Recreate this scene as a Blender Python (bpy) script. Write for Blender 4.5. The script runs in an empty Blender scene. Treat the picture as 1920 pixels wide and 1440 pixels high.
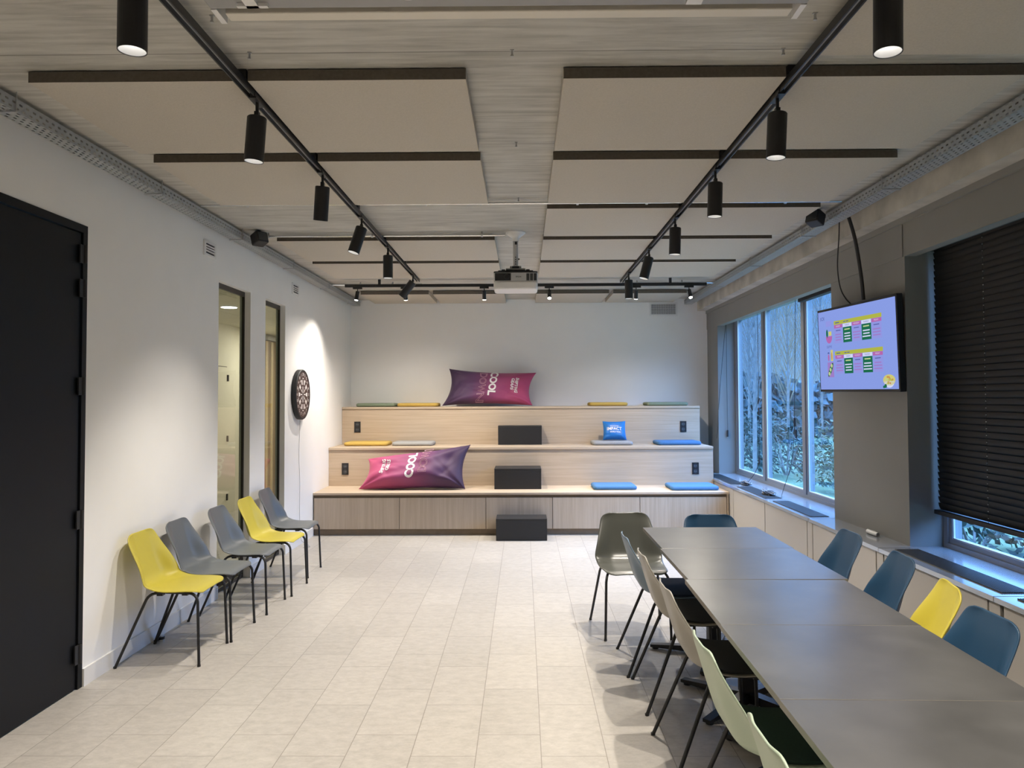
import bpy, bmesh, math, random
import numpy as np
from mathutils import Vector, Matrix, Euler

random.seed(7)
sc = bpy.context.scene
COL = sc.collection
PI = math.pi

# ------------------------------------------------------------------ camera
cam_d = bpy.data.cameras.new('camera')
cam = bpy.data.objects.new('camera', cam_d)
COL.objects.link(cam)
F, CX, CY, PITCH, YAW, ROLL, CAMZ = 1442.0, 967.472, 702.146, 0.0310, 0.0092, -0.0040, 1.62
fo = Vector((-math.sin(YAW) * math.cos(PITCH), math.cos(YAW) * math.cos(PITCH), math.sin(PITCH)))
rg = Vector((math.cos(YAW), math.sin(YAW), 0))
up = rg.cross(fo)
r2 = math.cos(ROLL) * rg + math.sin(ROLL) * up
u2 = -math.sin(ROLL) * rg + math.cos(ROLL) * up
cam.matrix_world = Matrix(((r2.x, u2.x, -fo.x, 0), (r2.y, u2.y, -fo.y, 0), (r2.z, u2.z, -fo.z, CAMZ), (0, 0, 0, 1)))
cam_d.sensor_fit = 'HORIZONTAL'
cam_d.sensor_width = 36.0
cam_d.lens = F / 1920 * 36.0
cam_d.shift_x = (960 - CX) / 1920
cam_d.shift_y = (CY - 720) / 1920
cam_d.clip_start = 0.05
cam_d.clip_end = 300
sc.camera = cam

# ------------------------------------------------------------------ view, world, light levels
sc.view_settings.view_transform = 'Standard'
sc.view_settings.look = 'None'
sc.view_settings.gamma = 1
sc.view_settings.use_curve_mapping = False
sc.view_settings.exposure = 0.42
sc.cycles.use_denoising = True
sc.cycles.max_bounces = 7
sc.cycles.diffuse_bounces = 5
sc.cycles.glossy_bounces = 4
sc.cycles.transmission_bounces = 6
sc.cycles.transparent_max_bounces = 10
sc.cycles.caustics_reflective = False
sc.cycles.caustics_refractive = False
sc.cycles.sample_clamp_indirect = 4.0

SPOT_W = 140.0          # each track spotlight
SPOT_COL = (1.0, 0.915, 0.81)
SMALL_W = 95.0          # each small lamp on the far track
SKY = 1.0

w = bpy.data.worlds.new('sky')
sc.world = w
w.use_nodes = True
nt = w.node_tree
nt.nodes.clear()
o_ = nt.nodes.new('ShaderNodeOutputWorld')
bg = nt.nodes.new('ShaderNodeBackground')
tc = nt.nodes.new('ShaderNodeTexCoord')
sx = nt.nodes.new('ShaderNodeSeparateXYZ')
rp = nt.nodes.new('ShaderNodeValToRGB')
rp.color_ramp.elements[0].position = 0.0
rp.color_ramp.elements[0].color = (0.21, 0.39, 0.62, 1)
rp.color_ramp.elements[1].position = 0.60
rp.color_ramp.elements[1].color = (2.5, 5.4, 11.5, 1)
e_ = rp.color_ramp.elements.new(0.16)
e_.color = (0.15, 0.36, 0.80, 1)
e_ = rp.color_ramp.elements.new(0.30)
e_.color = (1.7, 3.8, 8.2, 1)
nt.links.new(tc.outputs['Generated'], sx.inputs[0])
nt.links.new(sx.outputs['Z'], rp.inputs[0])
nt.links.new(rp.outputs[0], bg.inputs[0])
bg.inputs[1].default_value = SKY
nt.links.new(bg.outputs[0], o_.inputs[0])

# ------------------------------------------------------------------ materials
def nmat(name):
    m = bpy.data.materials.new(name)
    m.use_nodes = True
    n = m.node_tree.nodes
    return m, m.node_tree, n['Principled BSDF']

def mat(name, col, rough=0.5, metal=0.0, spec=0.5, noise=0.0, scale=20.0, bump=0.0, bscale=80.0, stretch=(1, 1, 1)):
    m, t, b = nmat(name)
    b.inputs['Roughness'].default_value = rough
    b.inputs['Metallic'].default_value = metal
    b.inputs['Specular IOR Level'].default_value = spec
    tcn = t.nodes.new('ShaderNodeTexCoord')
    mp = t.nodes.new('ShaderNodeMapping')
    mp.inputs['Scale'].default_value = stretch
    t.links.new(tcn.outputs['Object'], mp.inputs[0])
    if noise > 0:
        nz = t.nodes.new('ShaderNodeTexNoise')
        nz.inputs['Scale'].default_value = scale
        nz.inputs['Detail'].default_value = 5
        t.links.new(mp.outputs[0], nz.inputs[0])
        r = t.nodes.new('ShaderNodeValToRGB')
        r.color_ramp.elements[0].position = 0.3
        r.color_ramp.elements[1].position = 0.7
        r.color_ramp.elements[0].color = tuple(c * (1 - noise) for c in col) + (1,)
        r.color_ramp.elements[1].color = tuple(min(1, c * (1 + noise)) for c in col) + (1,)
        t.links.new(nz.outputs[0], r.inputs[0])
        t.links.new(r.outputs[0], b.inputs['Base Color'])
    else:
        b.inputs['Base Color'].default_value = tuple(col) + (1,)
    if bump > 0:
        nb = t.nodes.new('ShaderNodeTexNoise')
        nb.inputs['Scale'].default_value = bscale
        nb.inputs['Detail'].default_value = 4
        t.links.new(mp.outputs[0], nb.inputs[0])
        bp = t.nodes.new('ShaderNodeBump')
        bp.inputs['Strength'].default_value = bump
        bp.inputs['Distance'].default_value = 0.01
        t.links.new(nb.outputs[0], bp.inputs['Height'])
        t.links.new(bp.outputs[0], b.inputs['Normal'])
    return m

def emit(name, col, s):
    m = bpy.data.materials.new(name)
    m.use_nodes = True
    t = m.node_tree
    t.nodes.clear()
    o = t.nodes.new('ShaderNodeOutputMaterial')
    e = t.nodes.new('ShaderNodeEmission')
    e.inputs[0].default_value = tuple(col) + (1,)
    e.inputs[1].default_value = s
    t.links.new(e.outputs[0], o.inputs[0])
    return m

def glass_mat(name, tint=(0.9, 0.95, 0.94), ior=1.5):
    m = bpy.data.materials.new(name)
    m.use_nodes = True
    t = m.node_tree
    t.nodes.clear()
    o = t.nodes.new('ShaderNodeOutputMaterial')
    mx = t.nodes.new('ShaderNodeMixShader')
    fr = t.nodes.new('ShaderNodeFresnel')
    fr.inputs[0].default_value = ior
    tr = t.nodes.new('ShaderNodeBsdfTransparent')
    tr.inputs[0].default_value = tuple(tint) + (1,)
    gl = t.nodes.new('ShaderNodeBsdfGlossy')
    gl.inputs['Roughness'].default_value = 0.01
    ge = t.nodes.new('ShaderNodeNewGeometry')
    mu = t.nodes.new('ShaderNodeMath')          # light leaving the pane is not reflected a second time
    mu.operation = 'MULTIPLY_ADD'
    mu.inputs[1].default_value = -1.0
    mu.inputs[2].default_value = 1.0
    t.links.new(ge.outputs['Backfacing'], mu.inputs[0])
    m2 = t.nodes.new('ShaderNodeMath')
    m2.operation = 'MULTIPLY'
    t.links.new(fr.outputs[0], m2.inputs[0])
    t.links.new(mu.outputs[0], m2.inputs[1])
    t.links.new(m2.outputs[0], mx.inputs[0])
    t.links.new(tr.outputs[0], mx.inputs[1])
    t.links.new(gl.outputs[0], mx.inputs[2])
    t.links.new(mx.outputs[0], o.inputs[0])
    return m

def wood_mat(name, axis, c0, c1):
    m, t, b = nmat(name)
    b.inputs['Roughness'].default_value = 0.55
    tcn = t.nodes.new('ShaderNodeTexCoord')
    mp = t.nodes.new('ShaderNodeMapping')
    s = [34.0, 34.0, 34.0]
    s[axis] = 1.1
    mp.inputs['Scale'].default_value = s
    nz = t.nodes.new('ShaderNodeTexNoise')
    nz.inputs['Scale'].default_value = 1.0
    nz.inputs['Detail'].default_value = 6
    nz.inputs['Roughness'].default_value = 0.65
    nz.inputs['Distortion'].default_value = 0.4
    r = t.nodes.new('ShaderNodeValToRGB')
    r.color_ramp.elements[0].position = 0.32
    r.color_ramp.elements[0].color = c0 + (1,)
    r.color_ramp.elements[1].position = 0.64
    r.color_ramp.elements[1].color = c1 + (1,)
    t.links.new(tcn.outputs['Object'], mp.inputs[0])
    t.links.new(mp.outputs[0], nz.inputs[0])
    t.links.new(nz.outputs[0], r.inputs[0])
    t.links.new(r.outputs[0], b.inputs['Base Color'])
    return m

def math_node(t, op, a, b=None, c=None):
    n = t.nodes.new('ShaderNodeMath')
    n.operation = op
    for k, v in enumerate((a, b, c)):
        if v is None:
            continue
        if isinstance(v, (int, float)):
            n.inputs[k].default_value = v
        else:
            t.links.new(v, n.inputs[k])
    return n.outputs[0]

def floor_mat():
    m, t, b = nmat('floor_tiles')
    tcn = t.nodes.new('ShaderNodeTexCoord')
    sp = t.nodes.new('ShaderNodeSeparateXYZ')
    t.links.new(tcn.outputs['Object'], sp.inputs[0])
    TW, TL, TX, TY = 0.2965, 0.5836, -0.8145, 3.5343
    cx = math_node(t, 'DIVIDE', math_node(t, 'SUBTRACT', sp.outputs['X'], TX), TW)
    ci = math_node(t, 'FLOOR', cx)
    # neighbouring columns of tiles are laid in broken bond
    off = math_node(t, 'MULTIPLY', math_node(t, 'SUBTRACT', 1.0, math_node(t, 'FLOORED_MODULO', ci, 2.0)), -0.38)
    cy0 = math_node(t, 'DIVIDE', math_node(t, 'SUBTRACT', sp.outputs['Y'], TY), TL)
    cy = math_node(t, 'ADD', cy0, off)
    ri = math_node(t, 'FLOOR', cy)
    fx = math_node(t, 'FRACT', cx)
    fy = math_node(t, 'FRACT', cy)
    dx = math_node(t, 'MULTIPLY', math_node(t, 'MINIMUM', fx, math_node(t, 'SUBTRACT', 1.0, fx)), TW)
    dy = math_node(t, 'MULTIPLY', math_node(t, 'MINIMUM', fy, math_node(t, 'SUBTRACT', 1.0, fy)), TL)
    jx = math_node(t, 'LESS_THAN', dx, 0.0019)
    jy = math_node(t, 'LESS_THAN', dy, 0.0026)
    joint = math_node(t, 'MAXIMUM', jx, math_node(t, 'MULTIPLY', jy, 0.75))
    cmb = t.nodes.new('ShaderNodeCombineXYZ')
    t.links.new(ci, cmb.inputs[0])
    t.links.new(ri, cmb.inputs[1])
    wn = t.nodes.new('ShaderNodeTexWhiteNoise')
    t.links.new(cmb.outputs[0], wn.inputs[0])
    mp = t.nodes.new('ShaderNodeMapping')
    mp.inputs['Scale'].default_value = (9, 14, 9)
    va = t.nodes.new('ShaderNodeVectorMath')
    va.operation = 'ADD'
    t.links.new(tcn.outputs['Object'], va.inputs[0])
    t.links.new(wn.outputs['Color'], va.inputs[1])
    t.links.new(va.outputs[0], mp.inputs[0])
    nz = t.nodes.new('ShaderNodeTexNoise')
    nz.inputs['Scale'].default_value = 1.7
    nz.inputs['Detail'].default_value = 10
    nz.inputs['Roughness'].default_value = 0.78
    t.links.new(mp.outputs[0], nz.inputs[0])
    r = t.nodes.new('ShaderNodeValToRGB')
    r.color_ramp.elements[0].position = 0.30
    r.color_ramp.elements[0].color = (0.355, 0.33, 0.295, 1)
    r.color_ramp.elements[1].position = 0.66
    r.color_ramp.elements[1].color = (0.485, 0.455, 0.41, 1)
    t.links.new(nz.outputs[0], r.inputs[0])
    hv = t.nodes.new('ShaderNodeHueSaturation')
    hv.inputs['Value'].default_value = 1
    t.links.new(r.outputs[0], hv.inputs['Color'])
    t.links.new(math_node(t, 'ADD', math_node(t, 'MULTIPLY', wn.outputs['Value'], 0.12), 0.94), hv.inputs['Value'])
    mx = t.nodes.new('ShaderNodeMix')
    mx.data_type = 'RGBA'
    t.links.new(math_node(t, 'MULTIPLY', joint, 0.75), mx.inputs['Factor'])
    t.links.new(hv.outputs[0], mx.inputs['A'])
    mx.inputs['B'].default_value = (0.17, 0.15, 0.125, 1)
    t.links.new(mx.outputs['Result'], b.inputs['Base Color'])
    b.inputs['Roughness'].default_value = 0.42
    b.inputs['Specular IOR Level'].default_value = 0.4
    return m

def concrete_mat():
    m, t, b = nmat('board_marked_concrete')
    tcn = t.nodes.new('ShaderNodeTexCoord')
    sp = t.nodes.new('ShaderNodeSeparateXYZ')
    t.links.new(tcn.outputs['Object'], sp.inputs[0])
    mp = t.nodes.new('ShaderNodeMapping')
    mp.inputs['Scale'].default_value = (2.2, 26, 2)
    t.links.new(tcn.outputs['Object'], mp.inputs[0])
    n1 = t.nodes.new('ShaderNodeTexNoise')
    n1.inputs['Scale'].default_value = 1.0
    n1.inputs['Detail'].default_value = 7
    n1.inputs['Roughness'].default_value = 0.6
    n1.inputs['Distortion'].default_value = 0.5
    t.links.new(mp.outputs[0], n1.inputs[0])
    n2 = t.nodes.new('ShaderNodeTexNoise')
    n2.inputs['Scale'].default_value = 3.0
    n2.inputs['Detail'].default_value = 6
    t.links.new(tcn.outputs['Object'], n2.inputs[0])
    ad = math_node(t, 'ADD', math_node(t, 'MULTIPLY', n1.outputs[0], 0.7), math_node(t, 'MULTIPLY', n2.outputs[0], 0.3))
    r = t.nodes.new('ShaderNodeValToRGB')
    r.color_ramp.elements[0].position = 0.36
    r.color_ramp.elements[0].color = (0.385, 0.37, 0.335, 1)
    r.color_ramp.elements[1].position = 0.60
    r.color_ramp.elements[1].color = (0.57, 0.555, 0.51, 1)
    t.links.new(ad, r.inputs[0])
    # joints between the slabs
    fy = math_node(t, 'FRACT', math_node(t, 'DIVIDE', math_node(t, 'SUBTRACT', sp.outputs['Y'], 3.15), 1.163))
    d = math_node(t, 'MULTIPLY', math_node(t, 'MINIMUM', fy, math_node(t, 'SUBTRACT', 1.0, fy)), 1.163)
    jn = math_node(t, 'LESS_THAN', d, 0.004)
    mx = t.nodes.new('ShaderNodeMix')
    mx.data_type = 'RGBA'
    t.links.new(math_node(t, 'MULTIPLY', jn, 0.6), mx.inputs['Factor'])
    t.links.new(r.outputs[0], mx.inputs['A'])
    mx.inputs['B'].default_value = (0.13, 0.12, 0.10, 1)
    t.links.new(mx.outputs['Result'], b.inputs['Base Color'])
    b.inputs['Roughness'].default_value = 0.85
    bp = t.nodes.new('ShaderNodeBump')
    bp.inputs['Strength'].default_value = 0.5
    bp.inputs['Distance'].default_value = 0.02
    t.links.new(ad, bp.inputs['Height'])
    t.links.new(bp.outputs[0], b.inputs['Normal'])
    return m

def tray_mat():
    """galvanised sheet with rows of punched slots (real see-through holes)"""
    m = bpy.data.materials.new('perforated_galvanised_steel')
    m.use_nodes = True
    t = m.node_tree
    b = t.nodes['Principled BSDF']
    out = t.nodes['Material Output']
    b.inputs['Base Color'].default_value = (0.46, 0.48, 0.49, 1)
    b.inputs['Metallic'].default_value = 0.55
    b.inputs['Roughness'].default_value = 0.5
    tcn = t.nodes.new('ShaderNodeTexCoord')
    sp = t.nodes.new('ShaderNodeSeparateXYZ')
    t.links.new(tcn.outputs['Object'], sp.inputs[0])
    row = math_node(t, 'DIVIDE', math_node(t, 'ADD', sp.outputs['X'], sp.outputs['Z']), 0.025)
    ri = math_node(t, 'FLOOR', row)
    fr = math_node(t, 'FRACT', row)
    a = math_node(t, 'LESS_THAN', math_node(t, 'ABSOLUTE', math_node(t, 'SUBTRACT', fr, 0.5)), 0.21)
    yy = math_node(t, 'FRACT', math_node(t, 'ADD', math_node(t, 'DIVIDE', sp.outputs['Y'], 0.05), math_node(t, 'MULTIPLY', ri, 0.5)))
    c = math_node(t, 'LESS_THAN', math_node(t, 'ABSOLUTE', math_node(t, 'SUBTRACT', yy, 0.5)), 0.24)
    hole = math_node(t, 'MULTIPLY', a, c)
    mx = t.nodes.new('ShaderNodeMixShader')
    tr = t.nodes.new('ShaderNodeBsdfTransparent')
    t.links.new(hole, mx.inputs[0])
    t.links.new(b.outputs[0], mx.inputs[1])
    t.links.new(tr.outputs[0], mx.inputs[2])
    t.links.new(mx.outputs[0], out.inputs[0])
    return m

def bag_mat():
    """printed fabric: pink at the logo end running to deep purple (uv x)"""
    m, t, b = nmat('gradient_printed_fabric')
    uv = t.nodes.new('ShaderNodeUVMap')
    sp = t.nodes.new('ShaderNodeSeparateXYZ')
    t.links.new(uv.outputs[0], sp.inputs[0])
    r = t.nodes.new('ShaderNodeValToRGB')
    e = r.color_ramp.elements
    e[0].position = 0.0
    e[0].color = (0.46, 0.055, 0.155, 1)
    e[1].position = 1.0
    e[1].color = (0.030, 0.011, 0.046, 1)
    k = e.new(0.42)
    k.color = (0.27, 0.045, 0.145, 1)
    k = e.new(0.72)
    k.color = (0.080, 0.026, 0.095, 1)
    t.links.new(sp.outputs[0], r.inputs[0])
    t.links.new(r.outputs[0], b.inputs['Base Color'])
    b.inputs['Roughness'].default_value = 0.62
    b.inputs['Sheen Weight'].default_value = 0.15
    return m

M = {}
M['floor'] = floor_mat()
M['concrete'] = concrete_mat()
M['beam'] = mat('rough_beam_concrete', (0.50, 0.475, 0.42), 0.9, noise=0.22, scale=4, bump=0.5, bscale=14)
M['white_wall'] = mat('white_wall_paint', (0.86, 0.855, 0.84), 0.75, noise=0.012, scale=3, bump=0.04, bscale=160)
M['white_trim'] = mat('white_trim_paint', (0.78, 0.77, 0.75), 0.5)
M['grey_wall'] = mat('grey_wall_paint', (0.250, 0.245, 0.232), 0.7, noise=0.02, scale=3)
M['felt'] = mat('beige_felt', (0.54, 0.495, 0.425), 0.95, noise=0.05, scale=120, bump=0.15, bscale=220)
M['felt_edge'] = mat('brown_felt_edge', (0.115, 0.098, 0.078), 0.95, noise=0.12, scale=60)
M['black'] = mat('black_powder_coat', (0.012, 0.012, 0.013), 0.45, noise=0.1, scale=60)
M['black_door'] = mat('black_door_lacquer', (0.0035, 0.0038, 0.0045), 0.5, spec=0.25, noise=0.06, scale=8)
M['black_soft'] = mat('black_plastic', (0.018, 0.018, 0.02), 0.6)
M['step'] = mat('charcoal_laminate', (0.013, 0.0135, 0.0155), 0.5, noise=0.08, scale=30)
M['steel'] = mat('galvanised_steel', (0.50, 0.51, 0.52), 0.45, 0.7, noise=0.08, scale=30)
M['chrome'] = mat('chrome', (0.75, 0.75, 0.76), 0.18, 1.0)
M['tray'] = tray_mat()
M['wood_x'] = wood_mat('light_oak_horizontal', 0, (0.47, 0.37, 0.265), (0.57, 0.465, 0.35))
M['wood_z'] = wood_mat('light_oak_vertical', 2, (0.45, 0.36, 0.265), (0.555, 0.46, 0.355))
M['wood_dark'] = mat('oak_plinth', (0.25, 0.19, 0.13), 0.7, noise=0.1, scale=12)
M['gap'] = mat('dark_gap', (0.06, 0.045, 0.03), 0.8)
M['table'] = mat('anthracite_table_laminate', (0.088, 0.087, 0.084), 0.30, noise=0.34, scale=2.2)
M['table_edge'] = mat('table_edge_band', (0.26, 0.24, 0.21), 0.5)
M['alu'] = mat('painted_aluminium', (0.30, 0.32, 0.35), 0.4, 0.2)
M['sill'] = mat('light_grey_sill', (0.42, 0.45, 0.49), 0.15, 0.45, 0.8)
M['cabinet'] = mat('beige_cabinet_paint', (0.47, 0.44, 0.40), 0.5)
M['grille'] = mat('dark_grille_bars', (0.055, 0.06, 0.065), 0.45, 0.3)
M['slat'] = mat('black_blind_slat', (0.008, 0.008, 0.008), 0.5, spec=0.25)
M['glass'] = glass_mat('window_glass', (0.90, 0.95, 0.98))
M['glass_in'] = glass_mat('partition_glass', (0.95, 0.965, 0.92))
M['glass_edge'] = mat('greenish_frame_inner', (0.30, 0.33, 0.28), 0.4)
M['dark_frame'] = mat('dark_bronze_frame', (0.022, 0.020, 0.017), 0.4)
M['cream'] = mat('cream_wall_paint', (0.66, 0.63, 0.53), 0.7)
M['ceiltile'] = mat('pale_ceiling_tile', (0.62, 0.59, 0.46), 0.85)
M['slat_wood'] = mat('pale_wood_slat', (0.62, 0.50, 0.31), 0.6, noise=0.08, scale=20)
M['slat_back'] = mat('brown_slat_backing', (0.30, 0.215, 0.13), 0.8)
M['white_plastic'] = mat('white_plastic', (0.78, 0.77, 0.76), 0.4)
M['gloss_white'] = mat('glossy_white_plastic', (0.90, 0.89, 0.88), 0.3)
M['pale_plastic'] = mat('pale_grey_plastic', (0.58, 0.58, 0.58), 0.4)
M['grey_plastic'] = mat('grey_plastic', (0.36, 0.36, 0.355), 0.45)
M['housing'] = mat('grey_housing_paint', (0.33, 0.33, 0.33), 0.5)
M['lens'] = mat('dark_lens', (0.01, 0.01, 0.012), 0.08)
M['yellow'] = mat('yellow_chair_plastic', (0.52, 0.44, 0.050), 0.42)
M['grey'] = mat('slate_grey_chair_plastic', (0.118, 0.131, 0.139), 0.42)
M['blue'] = mat('blue_chair_plastic', (0.011, 0.048, 0.100), 0.42)
M['blue_light'] = mat('dusty_blue_chair_plastic', (0.125, 0.185, 0.245), 0.42)
M['taupe'] = mat('taupe_chair_plastic', (0.33, 0.31, 0.265), 0.42)
M['mint'] = mat('mint_chair_plastic', (0.42, 0.50, 0.375), 0.42)
M['olive'] = mat('olive_grey_chair_plastic', (0.085, 0.088, 0.076), 0.30)
M['pad_black'] = mat('black_seat_felt', (0.022, 0.024, 0.024), 0.95, noise=0.1, scale=90)
M['pad_navy'] = mat('navy_seat_felt', (0.012, 0.024, 0.05), 0.95, noise=0.1, scale=90)
M['pad_green'] = mat('dark_green_seat_felt', (0.016, 0.040, 0.028), 0.95, noise=0.1, scale=90)
M['cu_yellow'] = mat('mustard_cushion_fabric', (0.56, 0.38, 0.09), 0.95, noise=0.06, scale=140)
M['cu_green'] = mat('sage_cushion_fabric', (0.22, 0.27, 0.185), 0.95, noise=0.06, scale=140)
M['cu_grey'] = mat('pale_grey_cushion_fabric', (0.36, 0.36, 0.355), 0.95, noise=0.06, scale=140)
M['cu_blue'] = mat('sky_blue_cushion_fabric', (0.062, 0.175, 0.36), 0.95, noise=0.06, scale=140)
M['bag'] = bag_mat()
M['bag_piping'] = mat('dark_bag_seam', (0.05, 0.015, 0.06), 0.7)
M['print_white'] = mat('white_fabric_print', (0.82, 0.80, 0.80), 0.7)
M['print_pink'] = mat('pink_outline_print', (0.72, 0.45, 0.54), 0.7)
M['pillow'] = mat('bright_blue_satin', (0.010, 0.165, 0.50), 0.5, noise=0.05, scale=30)
M['dart_face'] = mat('maroon_dartboard_face', (0.055, 0.024, 0.022), 0.5)
M['dart_white'] = mat('white_dartboard_segment', (0.80, 0.78, 0.76), 0.5)
M['lamp_on'] = emit('lit_lamp_lens', (1.0, 0.96, 0.90), 7.0)
M['lamp_glow'] = emit('lit_bulb', (1.0, 0.93, 0.82), 16.0)
M['reflector'] = mat('lamp_reflector', (0.8, 0.8, 0.8), 0.3, 0.4)
M['strip'] = mat('cream_screen_slot', (0.70, 0.655, 0.57), 0.5)
M['socket'] = mat('black_socket', (0.015, 0.013, 0.014), 0.35)
M['soil'] = mat('winter_grass', (0.10, 0.13, 0.06), 0.95, noise=0.4, scale=0.8)
M['leaf_dark'] = mat('dark_hedge_leaves', (0.028, 0.050, 0.040), 0.7, noise=0.5, scale=6)
M['leaf_pale'] = mat('pale_shrub_leaves', (0.085, 0.105, 0.060), 0.7, noise=0.5, scale=6)
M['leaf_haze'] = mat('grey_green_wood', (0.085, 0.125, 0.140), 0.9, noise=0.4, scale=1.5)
M['bark'] = mat('grey_bark', (0.17, 0.16, 0.15), 0.9, noise=0.3, scale=8)
M['bark_warm'] = mat('warm_twigs', (0.26, 0.185, 0.11), 0.9, noise=0.3, scale=8)
M['path'] = mat('pale_garden_path', (0.50, 0.46, 0.36), 0.9, noise=0.1, scale=3)

# ------------------------------------------------------------------ mesh helpers
class MB:
    def __init__(s):
        s.v, s.f, s.mi, s.sm = [], [], [], []

    def add(s, verts, faces, mi=0, smooth=False):
        k = len(s.v)
        s.v += [tuple(p) for p in verts]
        for f in faces:
            s.f.append(tuple(i + k for i in f))
            s.mi.append(mi)
            s.sm.append(smooth)
        return s

    def box(s, x0, x1, y0, y1, z0, z1, mi=0):
        x0, x1 = sorted((x0, x1)); y0, y1 = sorted((y0, y1)); z0, z1 = sorted((z0, z1))
        v = [(x0, y0, z0), (x1, y0, z0), (x1, y1, z0), (x0, y1, z0), (x0, y0, z1), (x1, y0, z1), (x1, y1, z1), (x0, y1, z1)]
        return s.add(v, [(0, 3, 2, 1), (4, 5, 6, 7), (0, 1, 5, 4), (1, 2, 6, 5), (2, 3, 7, 6), (3, 0, 4, 7)], mi)

    def obox(s, c, ax, ay, az, hx, hy, hz, mi=0):
        c, ax, ay, az = Vector(c), Vector(ax).normalized(), Vector(ay).normalized(), Vector(az).normalized()
        v = [c + ax * (i * hx) + ay * (j * hy) + az * (k * hz) for k in (-1, 1) for i, j in ((-1, -1), (1, -1), (1, 1), (-1, 1))]
        return s.add(v, [(0, 3, 2, 1), (4, 5, 6, 7), (0, 1, 5, 4), (1, 2, 6, 5), (2, 3, 7, 6), (3, 0, 4, 7)], mi)

    def tube(s, pts, r, n=10, mi=0, caps=True):
        pts = [Vector(p) for p in pts]
        rs = r if isinstance(r, (list, tuple)) else [r] * len(pts)
        rings = []
        prev = None
        for i, p in enumerate(pts):
            if i == 0: d = pts[1] - p
            elif i == len(pts) - 1: d = p - pts[i - 1]
            else: d = (pts[i + 1] - p).normalized() + (p - pts[i - 1]).normalized()
            d.normalize()
            if prev is None:
                a = d.orthogonal().normalized()
            else:
                a = (prev - d * prev.dot(d))
                a = a.normalized() if a.length > 1e-6 else d.orthogonal().normalized()
            prev = a
            b = d.cross(a)
            rings.append([p + (a * math.cos(2 * PI * k / n) + b * math.sin(2 * PI * k / n)) * rs[i] for k in range(n)])
        v = [q for rr in rings for q in rr]
        f = []
        for i in range(len(rings) - 1):
            for k in range(n):
                f.append((i * n + k, i * n + (k + 1) % n, (i + 1) * n + (k + 1) % n, (i + 1) * n + k))
        s.add(v, f, mi, True)
        if caps:
            s.add(rings[0], [tuple(reversed(range(n)))], mi)
            s.add(rings[-1], [tuple(range(n))], mi)
        return s

    def cyl(s, p0, p1, r, n=24, mi=0, caps=True):
        return s.tube([p0, p1], r, n, mi, caps)

    def grid(s, P, mi=0, smooth=True, flip=False):
        nu, nv = len(P), len(P[0])
        v = [p for row in P for p in row]
        f = []
        for i in range(nu - 1):
            for j in range(nv - 1):
                q = (i * nv + j, i * nv + j + 1, (i + 1) * nv + j + 1, (i + 1) * nv + j)
                f.append(tuple(reversed(q)) if flip else q)
        return s.add(v, f, mi, smooth)

    def mesh(s, name, mats):
        me = bpy.data.meshes.new(name)
        me.from_pydata(s.v, [], s.f)
        mats = mats if isinstance(mats, (list, tuple)) else [mats]
        for m in mats:
            me.materials.append(m)
        me.polygons.foreach_set('material_index', s.mi)
        me.polygons.foreach_set('use_smooth', s.sm)
        me.update()
        return me

    def build(s, name, mats, parent=None, bevel=0, weld=False):
        me = s.mesh(name, mats)
        if weld:
            b = bmesh.new(); b.from_mesh(me)
            bmesh.ops.remove_doubles(b, verts=b.verts, dist=1e-5)
            bmesh.ops.recalc_face_normals(b, faces=b.faces)
            b.to_mesh(me); b.free()
        o = bpy.data.objects.new(name, me)
        COL.objects.link(o)
        if parent: o.parent = parent
        if bevel:
            k = o.modifiers.new('bevel', 'BEVEL')
            k.width = bevel; k.segments = 2; k.limit_method = 'ANGLE'; k.angle_limit = math.radians(50)
        return o

def tag(o, label=None, cat=None, group=None, kind=None):
    if label: o['label'] = label
    if cat: o['category'] = cat
    if group: o['group'] = group
    if kind: o['kind'] = kind
    return o

def thing(name, label, cat, loc=(0, 0, 0), rz=0.0, group=None):
    o = bpy.data.objects.new(name, None)
    COL.objects.link(o)
    o.empty_display_size = 0.1
    o.location = loc
    o.rotation_euler = (0, 0, rz)
    return tag(o, label, cat, group)

def struct(name, mb, m, parent=None):
    o = mb.build(name, m, parent)
    if not parent: o['kind'] = 'structure'
    return o

def sempty(name):
    o = bpy.data.objects.new(name, None)
    COL.objects.link(o)
    o['kind'] = 'structure'
    return o

def copy_tree(o, parent=None):
    c = o.copy()
    COL.objects.link(c)
    if parent: c.parent = parent
    for ch in list(o.children):
        copy_tree(ch, c)
    return c

def text_mesh(s, size=1.0, bold=0.0, outline=0.0, align='CENTER', shear=0.0):
    """returns a bmesh-able mesh of flat letters in XY"""
    cu = bpy.data.curves.new('lettering', 'FONT')
    cu.body = s
    cu.size = size
    cu.align_x = align
    cu.align_y = 'CENTER'
    cu.shear = shear
    cu.resolution_u = 4
    if outline:
        cu.fill_mode = 'NONE'
        cu.bevel_depth = outline
        cu.bevel_resolution = 0
    else:
        cu.offset = bold
    ob = bpy.data.objects.new('lettering', cu)
    COL.objects.link(ob)
    dg = bpy.context.evaluated_depsgraph_get()
    dg.update()
    me = bpy.data.meshes.new_from_object(ob.evaluated_get(dg), depsgraph=dg)
    bpy.data.objects.remove(ob)
    bpy.data.curves.remove(cu)
    return me

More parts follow.
